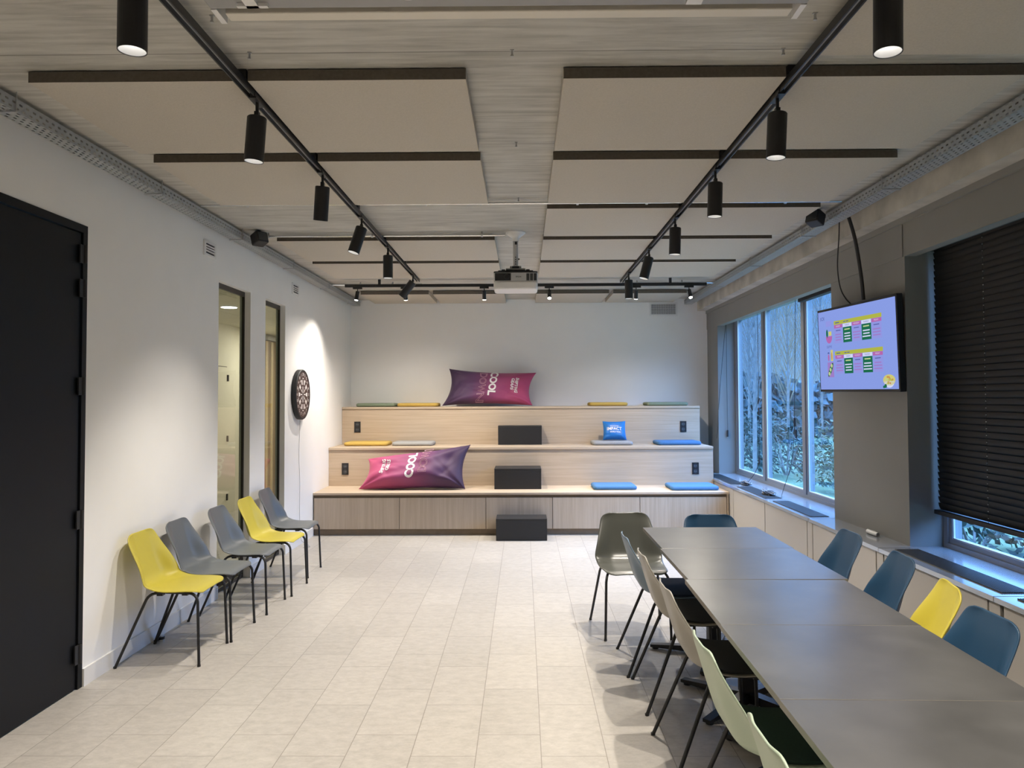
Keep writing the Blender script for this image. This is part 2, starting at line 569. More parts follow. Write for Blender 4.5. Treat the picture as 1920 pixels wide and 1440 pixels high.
def text_to(mb, s, size, fn, mi=0, bold=0.0, outline=0.0, width=None, sub=0, shear=0.0):
    """put flat letters through fn(x, y) -> 3d point and add them to mb; width rescales the x extent"""
    me = text_mesh(s, size, bold, outline, shear=shear)
    b = bmesh.new(); b.from_mesh(me)
    bmesh.ops.triangulate(b, faces=b.faces)
    for _ in range(sub):
        long = [e for e in b.edges if e.calc_length() > size * 0.22]
        if long: bmesh.ops.subdivide_edges(b, edges=long, cuts=1)
        bmesh.ops.triangulate(b, faces=b.faces)
    b.verts.ensure_lookup_table()
    xs = [v.co.x for v in b.verts]
    k = 1.0
    if width and xs: k = width / (max(xs) - min(xs))
    cx = (max(xs) + min(xs)) / 2 if xs else 0
    b.verts.index_update()
    mb.add([fn((v.co.x - cx) * k, v.co.y) for v in b.verts], [tuple(v.index for v in f.verts) for f in b.faces], mi)
    b.free()
    bpy.data.meshes.remove(me)

def add_spot(parent, name, rot, energy, angle, blend, loc, col=SPOT_COL, radius=0.015):
    l = bpy.data.lights.new(name, 'SPOT')
    l.energy = energy
    l.color = col
    l.spot_size = math.radians(angle)
    l.spot_blend = blend
    l.shadow_soft_size = radius
    o = bpy.data.objects.new(name, l)
    COL.objects.link(o)
    o.parent = parent
    o.location = loc
    o.rotation_euler = rot
    return o

# ------------------------------------------------------------------ room shell
XL, XR, YB, YF, ZC = -2.504, 2.674, 11.158, -2.6, 3.06
struct('floor', MB().box(-2.8, 3.05, YF - 0.15, YB + 0.15, -0.12, 0.0), M['floor'])
struct('ceiling', MB().box(-2.8, 3.05, YF - 0.15, YB + 0.15, ZC, ZC + 0.2), M['concrete'])
struct('wall_back', MB().box(-2.8, 3.05, YB, YB + 0.15, 0, ZC), M['white_wall'])
struct('wall_front', MB().box(-2.8, 3.05, YF - 0.15, YF, 0, ZC), M['white_wall'])

G1, G2 = (6.29, 7.03), (7.44, 8.06)      # glazed openings in the left wall
DR = (3.30, 4.376)                        # door opening
DZ, GZ = 2.618, 2.605
wl = MB()
x0, x1 = XL - 0.095, XL
for a, b, z0, z1 in ((YF, DR[0], 0, ZC), (DR[0], DR[1], DZ, ZC), (DR[1], G1[0], 0, ZC), (G1[0], G1[1], GZ, ZC),
                     (G1[1], G2[0], 0, ZC), (G2[0], G2[1], GZ, ZC), (G2[1], YB, 0, ZC)):
    wl.box(x0, x1, a, b, z0, z1)
struct('wall_left', wl, M['white_wall'])
for nm, a, b in (('baseboard_left', DR[1] + 0.002, G1[0]), ('baseboard_left', G1[1], G2[0]), ('baseboard_left', G2[1], 9.14), ('baseboard_left', YF, DR[0] - 0.05)):
    struct(nm, MB().box(XL, XL + 0.013, a, b, 0, 0.10), M['white_trim'])

# right wall: inner leaf with low window heads, outer leaf behind it
W1, W2 = (6.668, 10.568), (1.3, 5.382)
ZS, ZH = 0.5856, 2.603
wr = MB()
for a, b, z0, z1 in ((W1[1], YB, 0, ZC), (W1[0], W1[1], ZH, ZC), (W2[1], W1[0], 0, ZC), (W2[0], W2[1], ZH, ZC), (YF, W2[0], 0, ZC)):
    wr.box(XR, XR + 0.08, a, b, z0, z1)
for a, b, z0, z1 in ((W1[1], YB, 0, ZC), (W1[0], W1[1], 2.74, ZC), (W2[1], W1[0], 0, ZC), (W2[0], W2[1], 2.74, ZC), (YF, W2[0], 0, ZC),
                     (W1[0], W1[1], 0, ZS - 0.03), (W2[0], W2[1], 0, ZS - 0.03)):
    wr.box(XR + 0.08, XR + 0.34, a, b, z0, z1)
struct('wall_right', wr, M['grey_wall'])
tb = MB()
tb.box(2.655, XR - 0.0005, YF, YB, 2.833, 2.877)
struct('trim_1', tb, M['grey_wall'])
struct('trim_2', MB().box(2.667, XR - 0.0005, 5.40, YB, ZH, 2.833), M['grey_wall'])
bm_ = MB().box(2.532, XR - 0.0002, YF, YB, 2.877, ZC)
struct('beam_right', bm_, M['beam'])

# ------------------------------------------------------------------ door on the left wall
d1 = sempty('door_1')
MB().box(XL - 0.11, XL + 0.004, DR[1] - 0.045, DR[1] - 0.001, 0, DZ - 0.001).box(XL - 0.11, XL + 0.004, DR[0], DR[0] + 0.04, 0, DZ - 0.001).box(XL - 0.11, XL + 0.004, DR[0] + 0.04, DR[1] - 0.045, DZ - 0.045, DZ - 0.001).build('door_frame', M['black_door'], d1)
MB().box(XL - 0.055, XL - 0.006, DR[0] + 0.044, DR[1] - 0.05, 0.006, DZ - 0.05).build('door_leaf', M['black_door'], d1, bevel=0.002)
for z0, z1 in ((2.396, 2.50), (2.203, 2.304), (1.648, 1.748), (0.897, 0.999), (0.146, 0.25)):
    h = MB().box(XL + 0.004, XL + 0.012, DR[1] - 0.085, DR[1] - 0.03, z0, z1)
    h.cyl((XL + 0.012, DR[1] - 0.04, z0), (XL + 0.012, DR[1] - 0.04, z1), 0.011, 12)
    h.build('hinge', M['black_soft'], d1)

# ------------------------------------------------------------------ glazing in the left wall
for k, (a, b) in enumerate((G1, G2)):
    wn = sempty('window_%d' % (k + 3))
    xf0, xf1 = XL - 0.073, XL - 0.053
    fr = MB()
    fr.box(xf0, xf1, a, a + 0.016, 0.005, GZ).box(xf0, xf1, b - 0.016, b, 0.005, GZ).box(xf0, xf1, a + 0.016, b - 0.016, GZ - 0.045, GZ).box(xf0, xf1, a + 0.016, b - 0.016, 0.005, 0.035)
    fr.build('window_frame', M['dark_frame'], wn)
    ed = MB()
    ed.box(xf0 - 0.020, xf0, a, a + 0.016, 0.005, GZ).box(xf0 - 0.020, xf0, b - 0.016, b, 0.005, GZ)
    ed.build('window_jamb', M['glass_edge'], wn)
    MB().box(xf0 + 0.001, xf0 + 0.007, a + 0.016, b - 0.016, 0.035, GZ - 0.045).build('pane', M['glass_in'], wn)

# corridor seen through that glazing
CXW = -4.2
struct('wall_corridor', MB().box(CXW - 0.1, CXW, 4.5, 16.2, 0, 2.9), M['cream'])
struct('wall_corridor_end', MB().box(CXW, XL - 0.095, 16.1, 16.2, 0, 2.9), M['cream'])
struct('wall_corridor_near', MB().box(CXW, XL - 0.095, 4.5, 4.6, 0, 2.9), M['cream'])
struct('wall_corridor_side', MB().box(XL - 0.195, XL - 0.095, YB + 0.15, 16.1, 0, 2.9), M['cream'])
struct('floor_corridor', MB().box(CXW, XL - 0.095, 4.6, 16.1, -0.1, 0.0), M['floor'])
cc = MB()
yy = 4.6
while yy < 16.1:
    for xx in np.arange(CXW, XL - 0.16, 0.6):
        cc.box(xx + 0.004, min(xx + 0.596, XL - 0.095), yy + 0.004, min(yy + 0.596, 16.1), 2.675, 2.70)
    yy += 0.6
struct('ceiling_corridor', cc, M['ceiltile'])
struct('ceiling_corridor_void', MB().box(CXW, XL - 0.095, 4.6, 16.1, 2.70, 2.74), M['slat_back'])
d2 = sempty('door_2')
MB().box(CXW, CXW + 0.012, 9.93, 10.845, 0.01, 2.075).build('door_leaf', M['cream'], d2)
MB().box(CXW, CXW + 0.004, 10.846, 10.858, 0.01, 2.085).box(CXW, CXW + 0.004, 9.91, 10.858, 2.076, 2.086).build('door_gap', M['gap'], d2)
for z0, z1 in ((1.877, 1.967), (1.025, 1.108), (0.2, 0.29)):
    MB().box(CXW + 0.004, CXW + 0.03, 10.835, 10.865, z0, z1).build('hinge', M['black_soft'], d2)
sp_ = thing('slat_partition', 'pale wooden slat screen in the corridor behind the second glazed strip', 'slat screen', (CXW, 12.4, 0))
MB().box(0.0, 0.02, 0, 3.2, 0.0, 2.58).build('backing', M['slat_back'], sp_)
for k in range(12):
    MB().box(0.021, 0.032, 0.03 + k * 0.26, 0.13 + k * 0.26, 0.0, 2.57).build('slat', M['slat_wood'], sp_)
MB().box(0.0, 0.07, 0, 3.2, 2.585, 2.64).build('top_rail', M['grey_plastic'], sp_)
cl = thing('corridor_ceiling_light', 'round lit ceiling lamp in the corridor seen through the first glazed strip', 'ceiling lamp', (-3.33, 8.66, 2.675))
MB().cyl((0, 0, -0.012), (0, 0, 0), 0.10, 32).build('rim', M['white_plastic'], cl)
MB().cyl((0, 0, -0.016), (0, 0, -0.0125), 0.085, 32).build('diffuser', M['lamp_on'], cl)
for yy in (8.66, 11.4, 14.0):
    if yy > 9:
        c2 = copy_tree(cl); c2.location = (-3.33, yy, 2.675)
        c2['label'] = 'round corridor ceiling lamp %s' % ('beyond the first pair of tiles, behind the wall pier' if yy < 12 else 'at the far end of the corridor')
    l = bpy.data.lights.new('corridor_lamp_light', 'AREA'); l.energy = 9; l.color = (1, 0.95, 0.84); l.shape = 'DISK'; l.size = 0.16
    lo = bpy.data.objects.new('corridor_lamp_light', l); COL.objects.link(lo); lo.location = (0, 0, -0.018); lo.parent = cl if yy < 9 else c2

# ------------------------------------------------------------------ ceiling panels
ROWS = [(3.297, 4.275, 'first'), (4.437, 5.44, 'second'), (5.59, 6.55, 'third'), (6.69, 7.69, 'fourth'), (7.83, 8.78, 'fifth'), (10.17, 11.15, 'last')]
COLS = [(-2.155, -1.25, 'outer left'), (-1.194, -0.243, 'inner left'), (0.181, 1.144, 'inner right'), (1.20, 2.176, 'outer right')]
def panel(xa, xb, ya, yb, label):
    mb = MB()
    mb.box(xa, xb, ya, yb, 3.006, 3.054)
    # faces: bottom, top, sides
    mb.mi = [0, 1, 1, 0, 1, 0]
    o = mb.build('ceiling_panel', [M['felt'], M['felt_edge']])
    return tag(o, label, 'acoustic panel', 'felt acoustic panels under the ceiling')
for ya, yb, rn in ROWS:
    for xa, xb, cn in COLS:
        if rn == 'third' and 'left' in cn: continue
        tail = 'touching the back wall' if rn == 'last' else '%s row counted from the camera' % rn
        panel(xa, xb, ya, yb, 'beige felt ceiling panel, %s column, %s' % (cn, tail))
panel(1.20, 2.176, 2.12, 3.09, 'beige felt ceiling panel at top right, beside the nearest right spotlight')

# ------------------------------------------------------------------ lighting tracks
TXL, TXR, TZ = -1.222, 1.172, 2.985
def track_y(x, y0, y1, label):
    t = thing('lighting_track', label, 'lighting track', (x, y0, TZ), 0, 'black lighting tracks')
    L = y1 - y0
    m = MB().box(-0.018, 0.018, 0, L, 0.028, 0.034).box(-0.018, -0.012, 0, L, 0, 0.028).box(0.012, 0.018, 0, L, 0, 0.028)
    m.build('rail', M['black'], t)
    MB().box(-0.012, 0.012, 0.0, L, 0.02, 0.028).build('contact_strip', M['steel'], t)
    for ya, yb, rn in ROWS[:5]:
        if y0 < ya < y1:
            MB().box(-0.020, 0.020, ya - y0, ya - y0 + 0.05, 0.0345, 0.074).build('hanger', M['black'], t)
    return t
track_y(TXL, -1.8, 8.95, 'long black lighting track on the left, running to the back wall')
track_y(TXR, -1.8, 9.1, 'long black lighting track on the right, running to the back wall')
t = thing('lighting_track', 'black lighting track across the far end, carrying six small lamps', 'lighting track', (-2.142, 9.22, 2.965), 0, 'black lighting tracks')
MB().box(0, 4.35, -0.018, 0.018, 0, 0.034).build('rail', M['black'], t)
for xx in (0.4, 2.2, 3.9):
    MB().box(xx, xx + 0.03, -0.012, 0.012, 0.0345, 0.094).build('hanger', M['black'], t)

def spotlight(x, y, label, tilt=(0, 0), lit=True, energy=SPOT_W, angle=92, blend=0.85):
    """cylinder lamp under a track: tilt = (towards +x, towards +y) in degrees"""
    s = thing('track_spotlight', label, 'spotlight', (x, y, TZ), 0, 'black cylinder spotlights on the tracks')
    MB().box(-0.0112, 0.0112, -0.06, 0.06, -0.001, 0.0195).box(-0.016, 0.016, -0.06, 0.06, -0.008, -0.001).build('adapter', M['black'], s)
    MB().cyl((0, 0, -0.06), (0, 0, -0.008), 0.008, 10).box(-0.010, 0.010, -0.012, 0.012, -0.075, -0.05).build('arm', M['black'], s)
    e = Euler((math.radians(tilt[1]), math.radians(-tilt[0]), 0))
    R = e.to_matrix()
    piv = Vector((0, 0, -0.075))
    T = lambda p: piv + R @ (Vector(p))
    b = MB()
    n = 32
    rings = []
    for r, z in ((0.012, 0.0), (0.040, 0.0), (0.0435, -0.004), (0.0435, -0.205), (0.0405, -0.205), (0.0405, -0.17)):
        rings.append([T((r * math.cos(2 * PI * k / n), r * math.sin(2 * PI * k / n), z)) for k in range(n + 1)])
    b.grid(rings, smooth=False)
    b.add([T((0.012 * math.cos(2 * PI * k / n), 0.012 * math.sin(2 * PI * k / n), 0)) for k in range(n)], [tuple(range(n))])
    b.build('body', M['black'], s)
    rf = MB()
    rings = []
    for r, z in ((0.0402, -0.203), (0.036, -0.19), (0.026, -0.165)):
        rings.append([T((r * math.cos(2 * PI * k / n), r * math.sin(2 * PI * k / n), z)) for k in range(n + 1)])
    rf.grid(rings)
    rf.build('reflector', M['reflector'], s)
    d = MB()
    d.add([T((0.0262 * math.cos(2 * PI * k / n), 0.0262 * math.sin(2 * PI * k / n), -0.166)) for k in range(n)], [tuple(reversed(range(n)))])
    d.build('lens', M['lamp_on'] if lit else M['reflector'], s)
    if lit:
        add_spot(s, 'spotlight_beam', e, energy, angle, blend, T((0, 0, -0.207)))
    return s

LN = ['nearest the camera', 'second from the camera', 'third from the camera', 'fourth from the camera', 'fifth from the camera', 'sixth from the camera']
LTILT = [(0, 0), (-4, 0), (-6, 10), (-16, -8), (0, 0), (-38, 4)]
RTILT = [(-2, -2), (-3, 0), (-2, 0), (-2, 0), (-15, -2), (0, 0)]
LY = [2.35, 3.47, 4.62, 5.75, 6.88, 8.45]
RY = [2.41, 3.47, 4.60, 5.82, 7.04, 8.40]
for k in range(6):
    xt = ['', '', '', ', tilted to the wall', '', ', tilted far to the wall'][k]
    spotlight(TXL + 0.01, LY[k], 'black cylinder spotlight on the left track, %s%s' % (LN[k], xt), LTILT[k], True, SPOT_W * [1, 0.9, 0.7, 0.48, 1, 0.26][k])
    xt = ['', '', '', '', ', leaning left', ''][k]
    spotlight(TXR - 0.01, RY[k], 'black cylinder spotlight on the right track, %s%s' % (LN[k], xt), RTILT[k], True)
for k, yy in enumerate((1.2, 0.05)):
    for xx, sd in ((TXL, 'left'), (TXR, 'right')):
        spotlight(xx, yy, 'black cylinder spotlight on the %s track, %s' % (sd, ['overhead of the camera', 'behind the camera'][k]), (0, 0))

def small_lamp(x, label, tilt, lit, glow=False):
    s = thing('small_track_lamp', label, 'small spotlight', (x, 9.22, 2.965), 0, 'small black lamps on the far track')
    MB().box(-0.055, 0.055, -0.015, 0.015, -0.022, -0.0005).build('adapter', M['black'], s)
    MB().cyl((0, 0, -0.05), (0, 0, -0.022), 0.006, 10).build('arm', M['black'], s)
    e = Euler((math.radians(tilt[1]), math.radians(-tilt[0]), 0))
    R = e.to_matrix(); piv = Vector((0, 0, -0.05))
    T = lambda p: piv + R @ Vector(p)
    MB().cyl(T((0, 0, 0)), T((0, 0, -0.105)), 0.023, 20).build('body', M['black'], s)
    MB().cyl(T((0, 0, -0.1055)), T((0, 0, -0.112)), 0.020, 20).build('lens', M['lamp_glow'] if glow else (M['lamp_on'] if lit else M['black_soft']), s)
    if lit:
        add_spot(s, 'small_lamp_beam', e, SMALL_W, 120, 0.9, T((0, 0, -0.118)), radius=0.015)
SM = [(-1.99, (-8, -6), True, False, 'leftmost'), (-1.414, (0, 22), True, False, 'second from the left, behind the tilted spotlight'), (-0.463, (0, 8), True, False, 'left of the projector'),
      (0.32, (0, -24), True, True, 'glowing right of the projector'), (1.364, (0, 16), True, False, 'second from the right'), (1.997, (6, -24), True, True, 'rightmost, glaring at the camera')]
for x, tl, lit, glow, w_ in SM:
    small_lamp(x, 'small black lamp on the far cross track, %s' % w_, tl, lit, glow)

# ------------------------------------------------------------------ cable trays
def tray(xa, xb, label, side):
    t = thing('cable_tray', label, 'cable tray', (xa, YF + 0.02, 2.97), 0, 'perforated steel cable trays')
    L = YB - 0.02 - (YF + 0.02)
    wd = xb - xa
    m = MB().box(0, wd, 0, L, 0, 0.0015).box(0, 0.0015, 0, L, 0.0015, 0.06).box(wd - 0.0015, wd, 0, L, 0.0015, 0.06)
    m.build('channel', M['tray'], t)
    for lip in (0.0, wd - 0.006):
        MB().box(lip, lip + 0.006, 0, L, 0.0603, 0.063).build('lip', M['steel'], t)
    for y in np.arange(3.50 - YF - 1.45 * 4, L, 1.45):
        if y < 0.2: continue
        b = MB().box(-0.008, wd + 0.008, y, y + 0.02, -0.007, -0.0005)
        hx_ = wd + 0.005 if side < 0 else -0.005
        b.cyl((hx_, y + 0.01, -0.0005), (hx_, y + 0.01, 0.0895), 0.003, 8)
        b.build('support_bracket', M['steel'], t)
    return t
tray(-2.464, -2.366, 'perforated steel cable tray under the ceiling along the white left wall', -1)
tray(2.342, 2.45, 'perforated steel cable tray under the ceiling along the window side', 1)

# conduits
def pipe(pts, r, name, label, cat, m, clips=None, group=None):
    if clips:
        t = thing(name, label, cat, pts[0], 0, group)
        p0 = Vector(pts[0])
        MB().tube([Vector(p) - p0 for p in pts], r, 10).build('pipe', m, t)
        for c in clips:
            MB().cyl((c - p0.x - 0.008, 0, 0), (c - p0.x + 0.008, 0, 0), r + 0.005, 12).box(c - p0.x - 0.006, c - p0.x + 0.006, -0.006, 0.006, r + 0.004, ZC - p0.z - 0.0005).build('clip', M['steel'], t)
        return t
    o = MB().tube(pts, r, 10).build(name, m)
    return tag(o, label, cat, group)
GP = 'thin steel conduits under the ceiling'
pipe([(-2.34, 5.535, 3.03), (-2.0, 5.52, 3.03), (2.30, 5.52, 3.03)], 0.008, 'conduit_pipe', 'thin shiny conduit crossing the whole ceiling from tray to tray', 'conduit', M['chrome'], (-2.0, -1.5, -0.7, -0.3, 0.4, 0.9, 1.9), GP)
pipe([(-2.34, 6.60, 3.03), (-0.15, 6.60, 3.03)], 0.011, 'conduit_pipe', 'thicker conduit from the left tray to the projector mount', 'conduit', M['chrome'], (-2.2, -1.3, -0.35), GP)
pipe([(-2.36, 9.43, 3.03), (-1.24, 9.43, 3.03)], 0.013, 'conduit_pipe', 'short conduit at the far left, above the cross track', 'conduit', M['chrome'], (-2.0, -1.6), GP)
pipe([(1.21, 9.40, 3.03), (2.33, 9.40, 3.03)], 0.013, 'conduit_pipe', 'short conduit at the far right, above the cross track', 'conduit', M['chrome'], (1.4, 1.95), GP)

# ceiling anchors
for x, y, l in ((-1.13, 3.14, 'near the left track in front of the first panel row'), (-0.04, 3.136, 'in the middle of the first ceiling joint'), (-0.033, 4.284, 'in the bare middle strip beside the first panel row'),
                (-0.028, 5.478, 'in the bare middle strip beside the second panel row'), (1.08, 3.143, 'near the right track in front of the first panel row'), (-1.16, 2.83, 'close to the top left, beside the left track'),
                (1.10, 2.85, 'close to the top right, beside the right track')):
    o = MB().box(-0.004, 0.004, -0.003, 0.003, -0.024, 0).box(-0.008, 0.008, -0.005, 0.005, -0.004, 0).box(-0.006, 0.006, -0.005, 0.005, -0.028, -0.022).build('ceiling_anchor', M['steel'])
    o.location = (x, y, ZC)
    tag(o, 'tiny metal anchor ' + l, 'anchor hook', 'ceiling anchors')

# small boxes near the trays
def speaker(loc, rz, label):
    t = thing('speaker', label, 'speaker', loc, rz, 'small black speakers by the trays')
    MB().obox((0, 0, 0), (1, 0, 0), (0, 1, -0.35), (0, 0.35, 1), 0.055, 0.05, 0.05).build('body', M['black_soft'], t, bevel=0.01)
    MB().obox((0, -0.049, 0.017), (1, 0, 0), (0, 1, -0.35), (0, 0.35, 1), 0.04, 0.004, 0.035).build('front_grille', M['grille'], t)
    MB().box(-0.012, 0.012, 0.0, 0.024, 0.05, ZC - loc[2]).build('bracket', M['black_soft'], t)
speaker((-2.24, 6.49, 2.985), 0.9, 'small black box speaker at the ceiling above the left wall')
speaker((2.24, 5.86, 2.985), -0.9, 'small black box speaker at the ceiling above the screen')

# ------------------------------------------------------------------ projection screen housing at the very top
h = thing('screen_housing', 'long grey projection screen housing at the top edge of the photo', 'screen housing', (-1.02, 2.05, 2.90))
MB().box(0, 1.95, 0, 0.425, 0.0, 0.1598).build('case', M['housing'], h, bevel=0.004)
MB().box(0.02, 1.93, 0.426, 0.455, 0.02, 0.08).build('slot', M['gap'], h)
MB().box(0.035, 1.915, 0.456, 0.508, 0.0, 0.07).build('weight_bar', M['strip'], h, bevel=0.004)
for xx in (0.0, 1.93):
    MB().box(xx, xx + 0.02, 0.426, 0.52, -0.002, 0.09).build('end_cap', M['white_plastic'], h)
MB().box(0.13, 0.17, 0.33, 0.40, -0.012, -0.0005).box(0.10, 0.20, 0.385, 0.40, -0.012, -0.0005).build('bracket', M['white_plastic'], h)
MB().box(1.55, 1.60, 0.33, 0.40, -0.012, -0.0005).build('bracket', M['white_plastic'], h)
MB().cyl((0.66, 0.33, -0.008), (0.66, 0.33, -0.0005), 0.035, 24).build('cap', M['white_plastic'], h)

# ------------------------------------------------------------------ projector
p = thing('projector', 'white projector hanging from the ceiling in the middle of the room', 'projector', (-0.06, 6.64, 0))
n = 32
prof = [(0.085, ZC - 0.0005), (0.085, ZC - 0.008), (0.06, ZC - 0.03), (0.03, ZC - 0.05), (0.027, ZC - 0.08)]
MB().grid([[(r * math.cos(2 * PI * k / n), r * math.sin(2 * PI * k / n), z) for k in range(n + 1)] for r, z in prof]).build('ceiling_plate', M['gloss_white'], p)
po = MB().cyl((0, 0, 2.76), (0, 0, ZC - 0.055), 0.022, 20)
po.build('pole', M['pale_plastic'], p)
for q in range(4):
    MB().cyl((0, -0.024, 2.78 + q * 0.02), (0, -0.0215, 2.78 + q * 0.02), 0.005, 10).build('pole_hole', M['black_soft'], p)
MB().box(0.022, 0.034, -0.02, 0.0, 2.82, 2.83).box(-0.006, 0.012, -0.026, -0.0225, 2.95, 2.975).build('pole_screw', M['black_soft'], p)
MB().box(-0.05, 0.05, -0.05, 0.05, 2.738, 2.759).box(-0.085, 0.085, -0.07, 0.07, 2.722, 2.737).build('mount_head', M['grey_plastic'], p, bevel=0.006)
MB().cyl((-0.03, -0.05, 2.745), (0.03, -0.05, 2.745), 0.013, 14).box(-0.15, 0.15, -0.05, -0.03, 2.700, 2.721).box(-0.12, -0.09, -0.1, 0.1, 2.700, 2.7215).box(0.09, 0.12, -0.1, 0.1, 2.700, 2.7215).build('mount_arms', M['black_soft'], p)
bt = MB()
def rbox(mb, x0, x1, y0, y1, z0, z1, r, mi=0):
    pts = []
    for cx, cy, a0 in ((x1 - r, y1 - r, 0), (x0 + r, y1 - r, 90), (x0 + r, y0 + r, 180), (x1 - r, y0 + r, 270)):
        for k in range(7):
            a = math.radians(a0 + 15 * k)
            pts.append((cx + r * math.cos(a), cy + r * math.sin(a)))
    n = len(pts)
    mb.add([(x, y, z0) for x, y in pts] + [(x, y, z1) for x, y in pts],
           [tuple((k, (k + 1) % n, n + (k + 1) % n, n + k)) for k in range(n)] + [tuple(reversed(range(n))), tuple(range(n, 2 * n))], mi)
    return mb
rbox(MB(), -0.187, 0.187, -0.14, 0.14, 2.690, 2.699, 0.03).build('underside', M['black_soft'], p)
rbox(MB(), -0.186, 0.186, -0.138, 0.14, 2.615, 2.6895, 0.03).build('front_body', M['pale_plastic'], p, bevel=0.004)
rbox(MB(), -0.188, 0.188, -0.145, 0.145, 2.545, 2.6145, 0.035).build('top_cover', M['gloss_white'], p, bevel=0.014)
MB().box(-0.175, -0.04, -0.143, -0.1385, 2.620, 2.682).build('lens_panel', M['black_soft'], p)
ln = MB().cyl((-0.075, -0.150, 2.652), (-0.075, -0.1432, 2.652), 0.023, 24)
lo = ln.build('lens_ring', M['grille'], p)
MB().cyl((-0.075, -0.152, 2.652), (-0.075, -0.1502, 2.652), 0.017, 24).build('lens_glass', M['lens'], lo)
for k in range(3):
    MB().box(0.092 + k * 0.031, 0.117 + k * 0.031, -0.1415, -0.1385, 2.620, 2.680).build('vent', M['grille'], p)
lt = MB()
text_to(lt, 'EPSON', 0.016, lambda x, y: (0.025 + x, -0.1392, 2.652 + y), width=0.046, bold=0.0004)
lt.build('lettering', M['grille'], p)

# ------------------------------------------------------------------ vents
def wall_vent(y0, y1, z0, z1, label):
    v = thing('air_vent', label, 'air vent', (XL, y0, z0), 0, 'small white wall vents')
    W, H = y1 - y0, z1 - z0
    m = 0.03
    MB().box(0.0005, 0.012, 0, m, 0, H).box(0.0005, 0.012, W - m, W, 0, H).box(0.0005, 0.012, m, W - m, 0, 0.02).box(0.0005, 0.012, m, W - m, H - 0.02, H).build('frame', M['white_plastic'], v)
    MB().box(0.0005, 0.003, m, W - m, 0.02, H - 0.02).build('opening', M['black_soft'], v)
    for k in range(3):
        z = 0.02 + (H - 0.04) * (k + 1) / 4
        MB().box(0.003, 0.012, m, W - m, z - 0.005, z + 0.005).build('louvre', M['white_plastic'], v)
wall_vent(5.973, 6.205, 2.757, 2.880, 'small white louvred vent high on the left wall, nearer the camera')
wall_vent(8.282, 8.521, 2.764, 2.889, 'small white louvred vent high on the left wall, above the dartboard side')
v = thing('air_vent', 'wide white grid vent high on the back wall at right', 'air vent', (1.836, YB, 2.805))
MB().box(0, 0.41, -0.012, -0.0005, 0, 0.025).box(0, 0.41, -0.012, -0.0005, 0.175, 0.2).box(0, 0.025, -0.012, -0.0005, 0.025, 0.175).box(0.385, 0.41, -0.012, -0.0005, 0.025, 0.175).build('frame', M['white_plastic'], v)
MB().box(0.025, 0.385, -0.003, -0.0005, 0.025, 0.175).build('opening', M['black_soft'], v)
g = MB()
for k in range(19): g.box(0.025 + 0.019 * (k + 0.5) - 0.0025, 0.025 + 0.019 * (k + 0.5) + 0.0025, -0.009, -0.0035, 0.025, 0.175)
for k in range(8): g.box(0.025, 0.385, -0.011, -0.0092, 0.025 + 0.01875 * (k + 0.5) - 0.0025, 0.025 + 0.01875 * (k + 0.5) + 0.0025)
g.build('grid', M['white_plastic'], v)

# ------------------------------------------------------------------ tiered bench
B1, B2, B3 = 9.15, 9.892, 10.616
Z1, Z2, Z3 = 0.504, 0.995, 1.508
BX0, BX1 = XL + 0.002, 2.428
b = thing('tiered_bench', 'light oak tiered seating bench of three steps along the back wall', 'bench', (0, 0, 0))
MB().box(BX0, BX1, B1, B2 + 0.02, Z1 - 0.026, Z1).build('seat_board', M['wood_x'], b, bevel=0.002)
MB().box(BX0, BX1, B2 - 0.012, B3 + 0.02, Z2 - 0.030, Z2).build('seat_board', M['wood_x'], b, bevel=0.002)
MB().box(BX0, BX1, B3 - 0.012, YB - 0.002, Z3 - 0.030, Z3).build('seat_board', M['wood_x'], b, bevel=0.002)
MB().box(BX0, BX1, B2 + 0.003, B2 + 0.02, Z1 + 0.0005, Z2 - 0.0305).build('riser_panel', M['wood_x'], b)
MB().box(BX0, BX1, B3 + 0.003, B3 + 0.02, Z2 + 0.0005, Z3 - 0.0305).build('riser_panel', M['wood_x'], b)
MB().box(BX1 - 0.02, BX1, B1 + 0.02, B2 + 0.002, 0, Z1 - 0.0265).box(BX1 - 0.02, BX1, B2 + 0.0205, B3 + 0.002, 0, Z2 - 0.0305).box(BX1 - 0.02, BX1, B3 + 0.0205, YB - 0.002, 0, Z3 - 0.0305).build('end_panel', M['wood_x'], b)
MB().box(BX0, BX1 - 0.021, B1 + 0.045, B1 + 0.06, 0.44, Z1 - 0.027).build('shadow_gap', M['wood_dark'], b)
MB().box(BX0 + 0.002, BX1 - 0.021, B1 + 0.05, B1 + 0.065, 0.0, 0.074).build('plinth', M['wood_dark'], b)
xs = [BX0 + 0.006, -1.475, -0.448, 0.343, 1.378, BX1 - 0.024]
for k in range(5):
    MB().box(xs[k] + 0.0035, xs[k + 1] - 0.0035, B1 + 0.015, B1 + 0.033, 0.075, 0.443).build('door', M['wood_z'], b)
MB().box(BX0 + 0.003, BX1 - 0.022, B1 + 0.034, B1 + 0.0445, 0.076, 0.44).build('carcass', M['gap'], b)

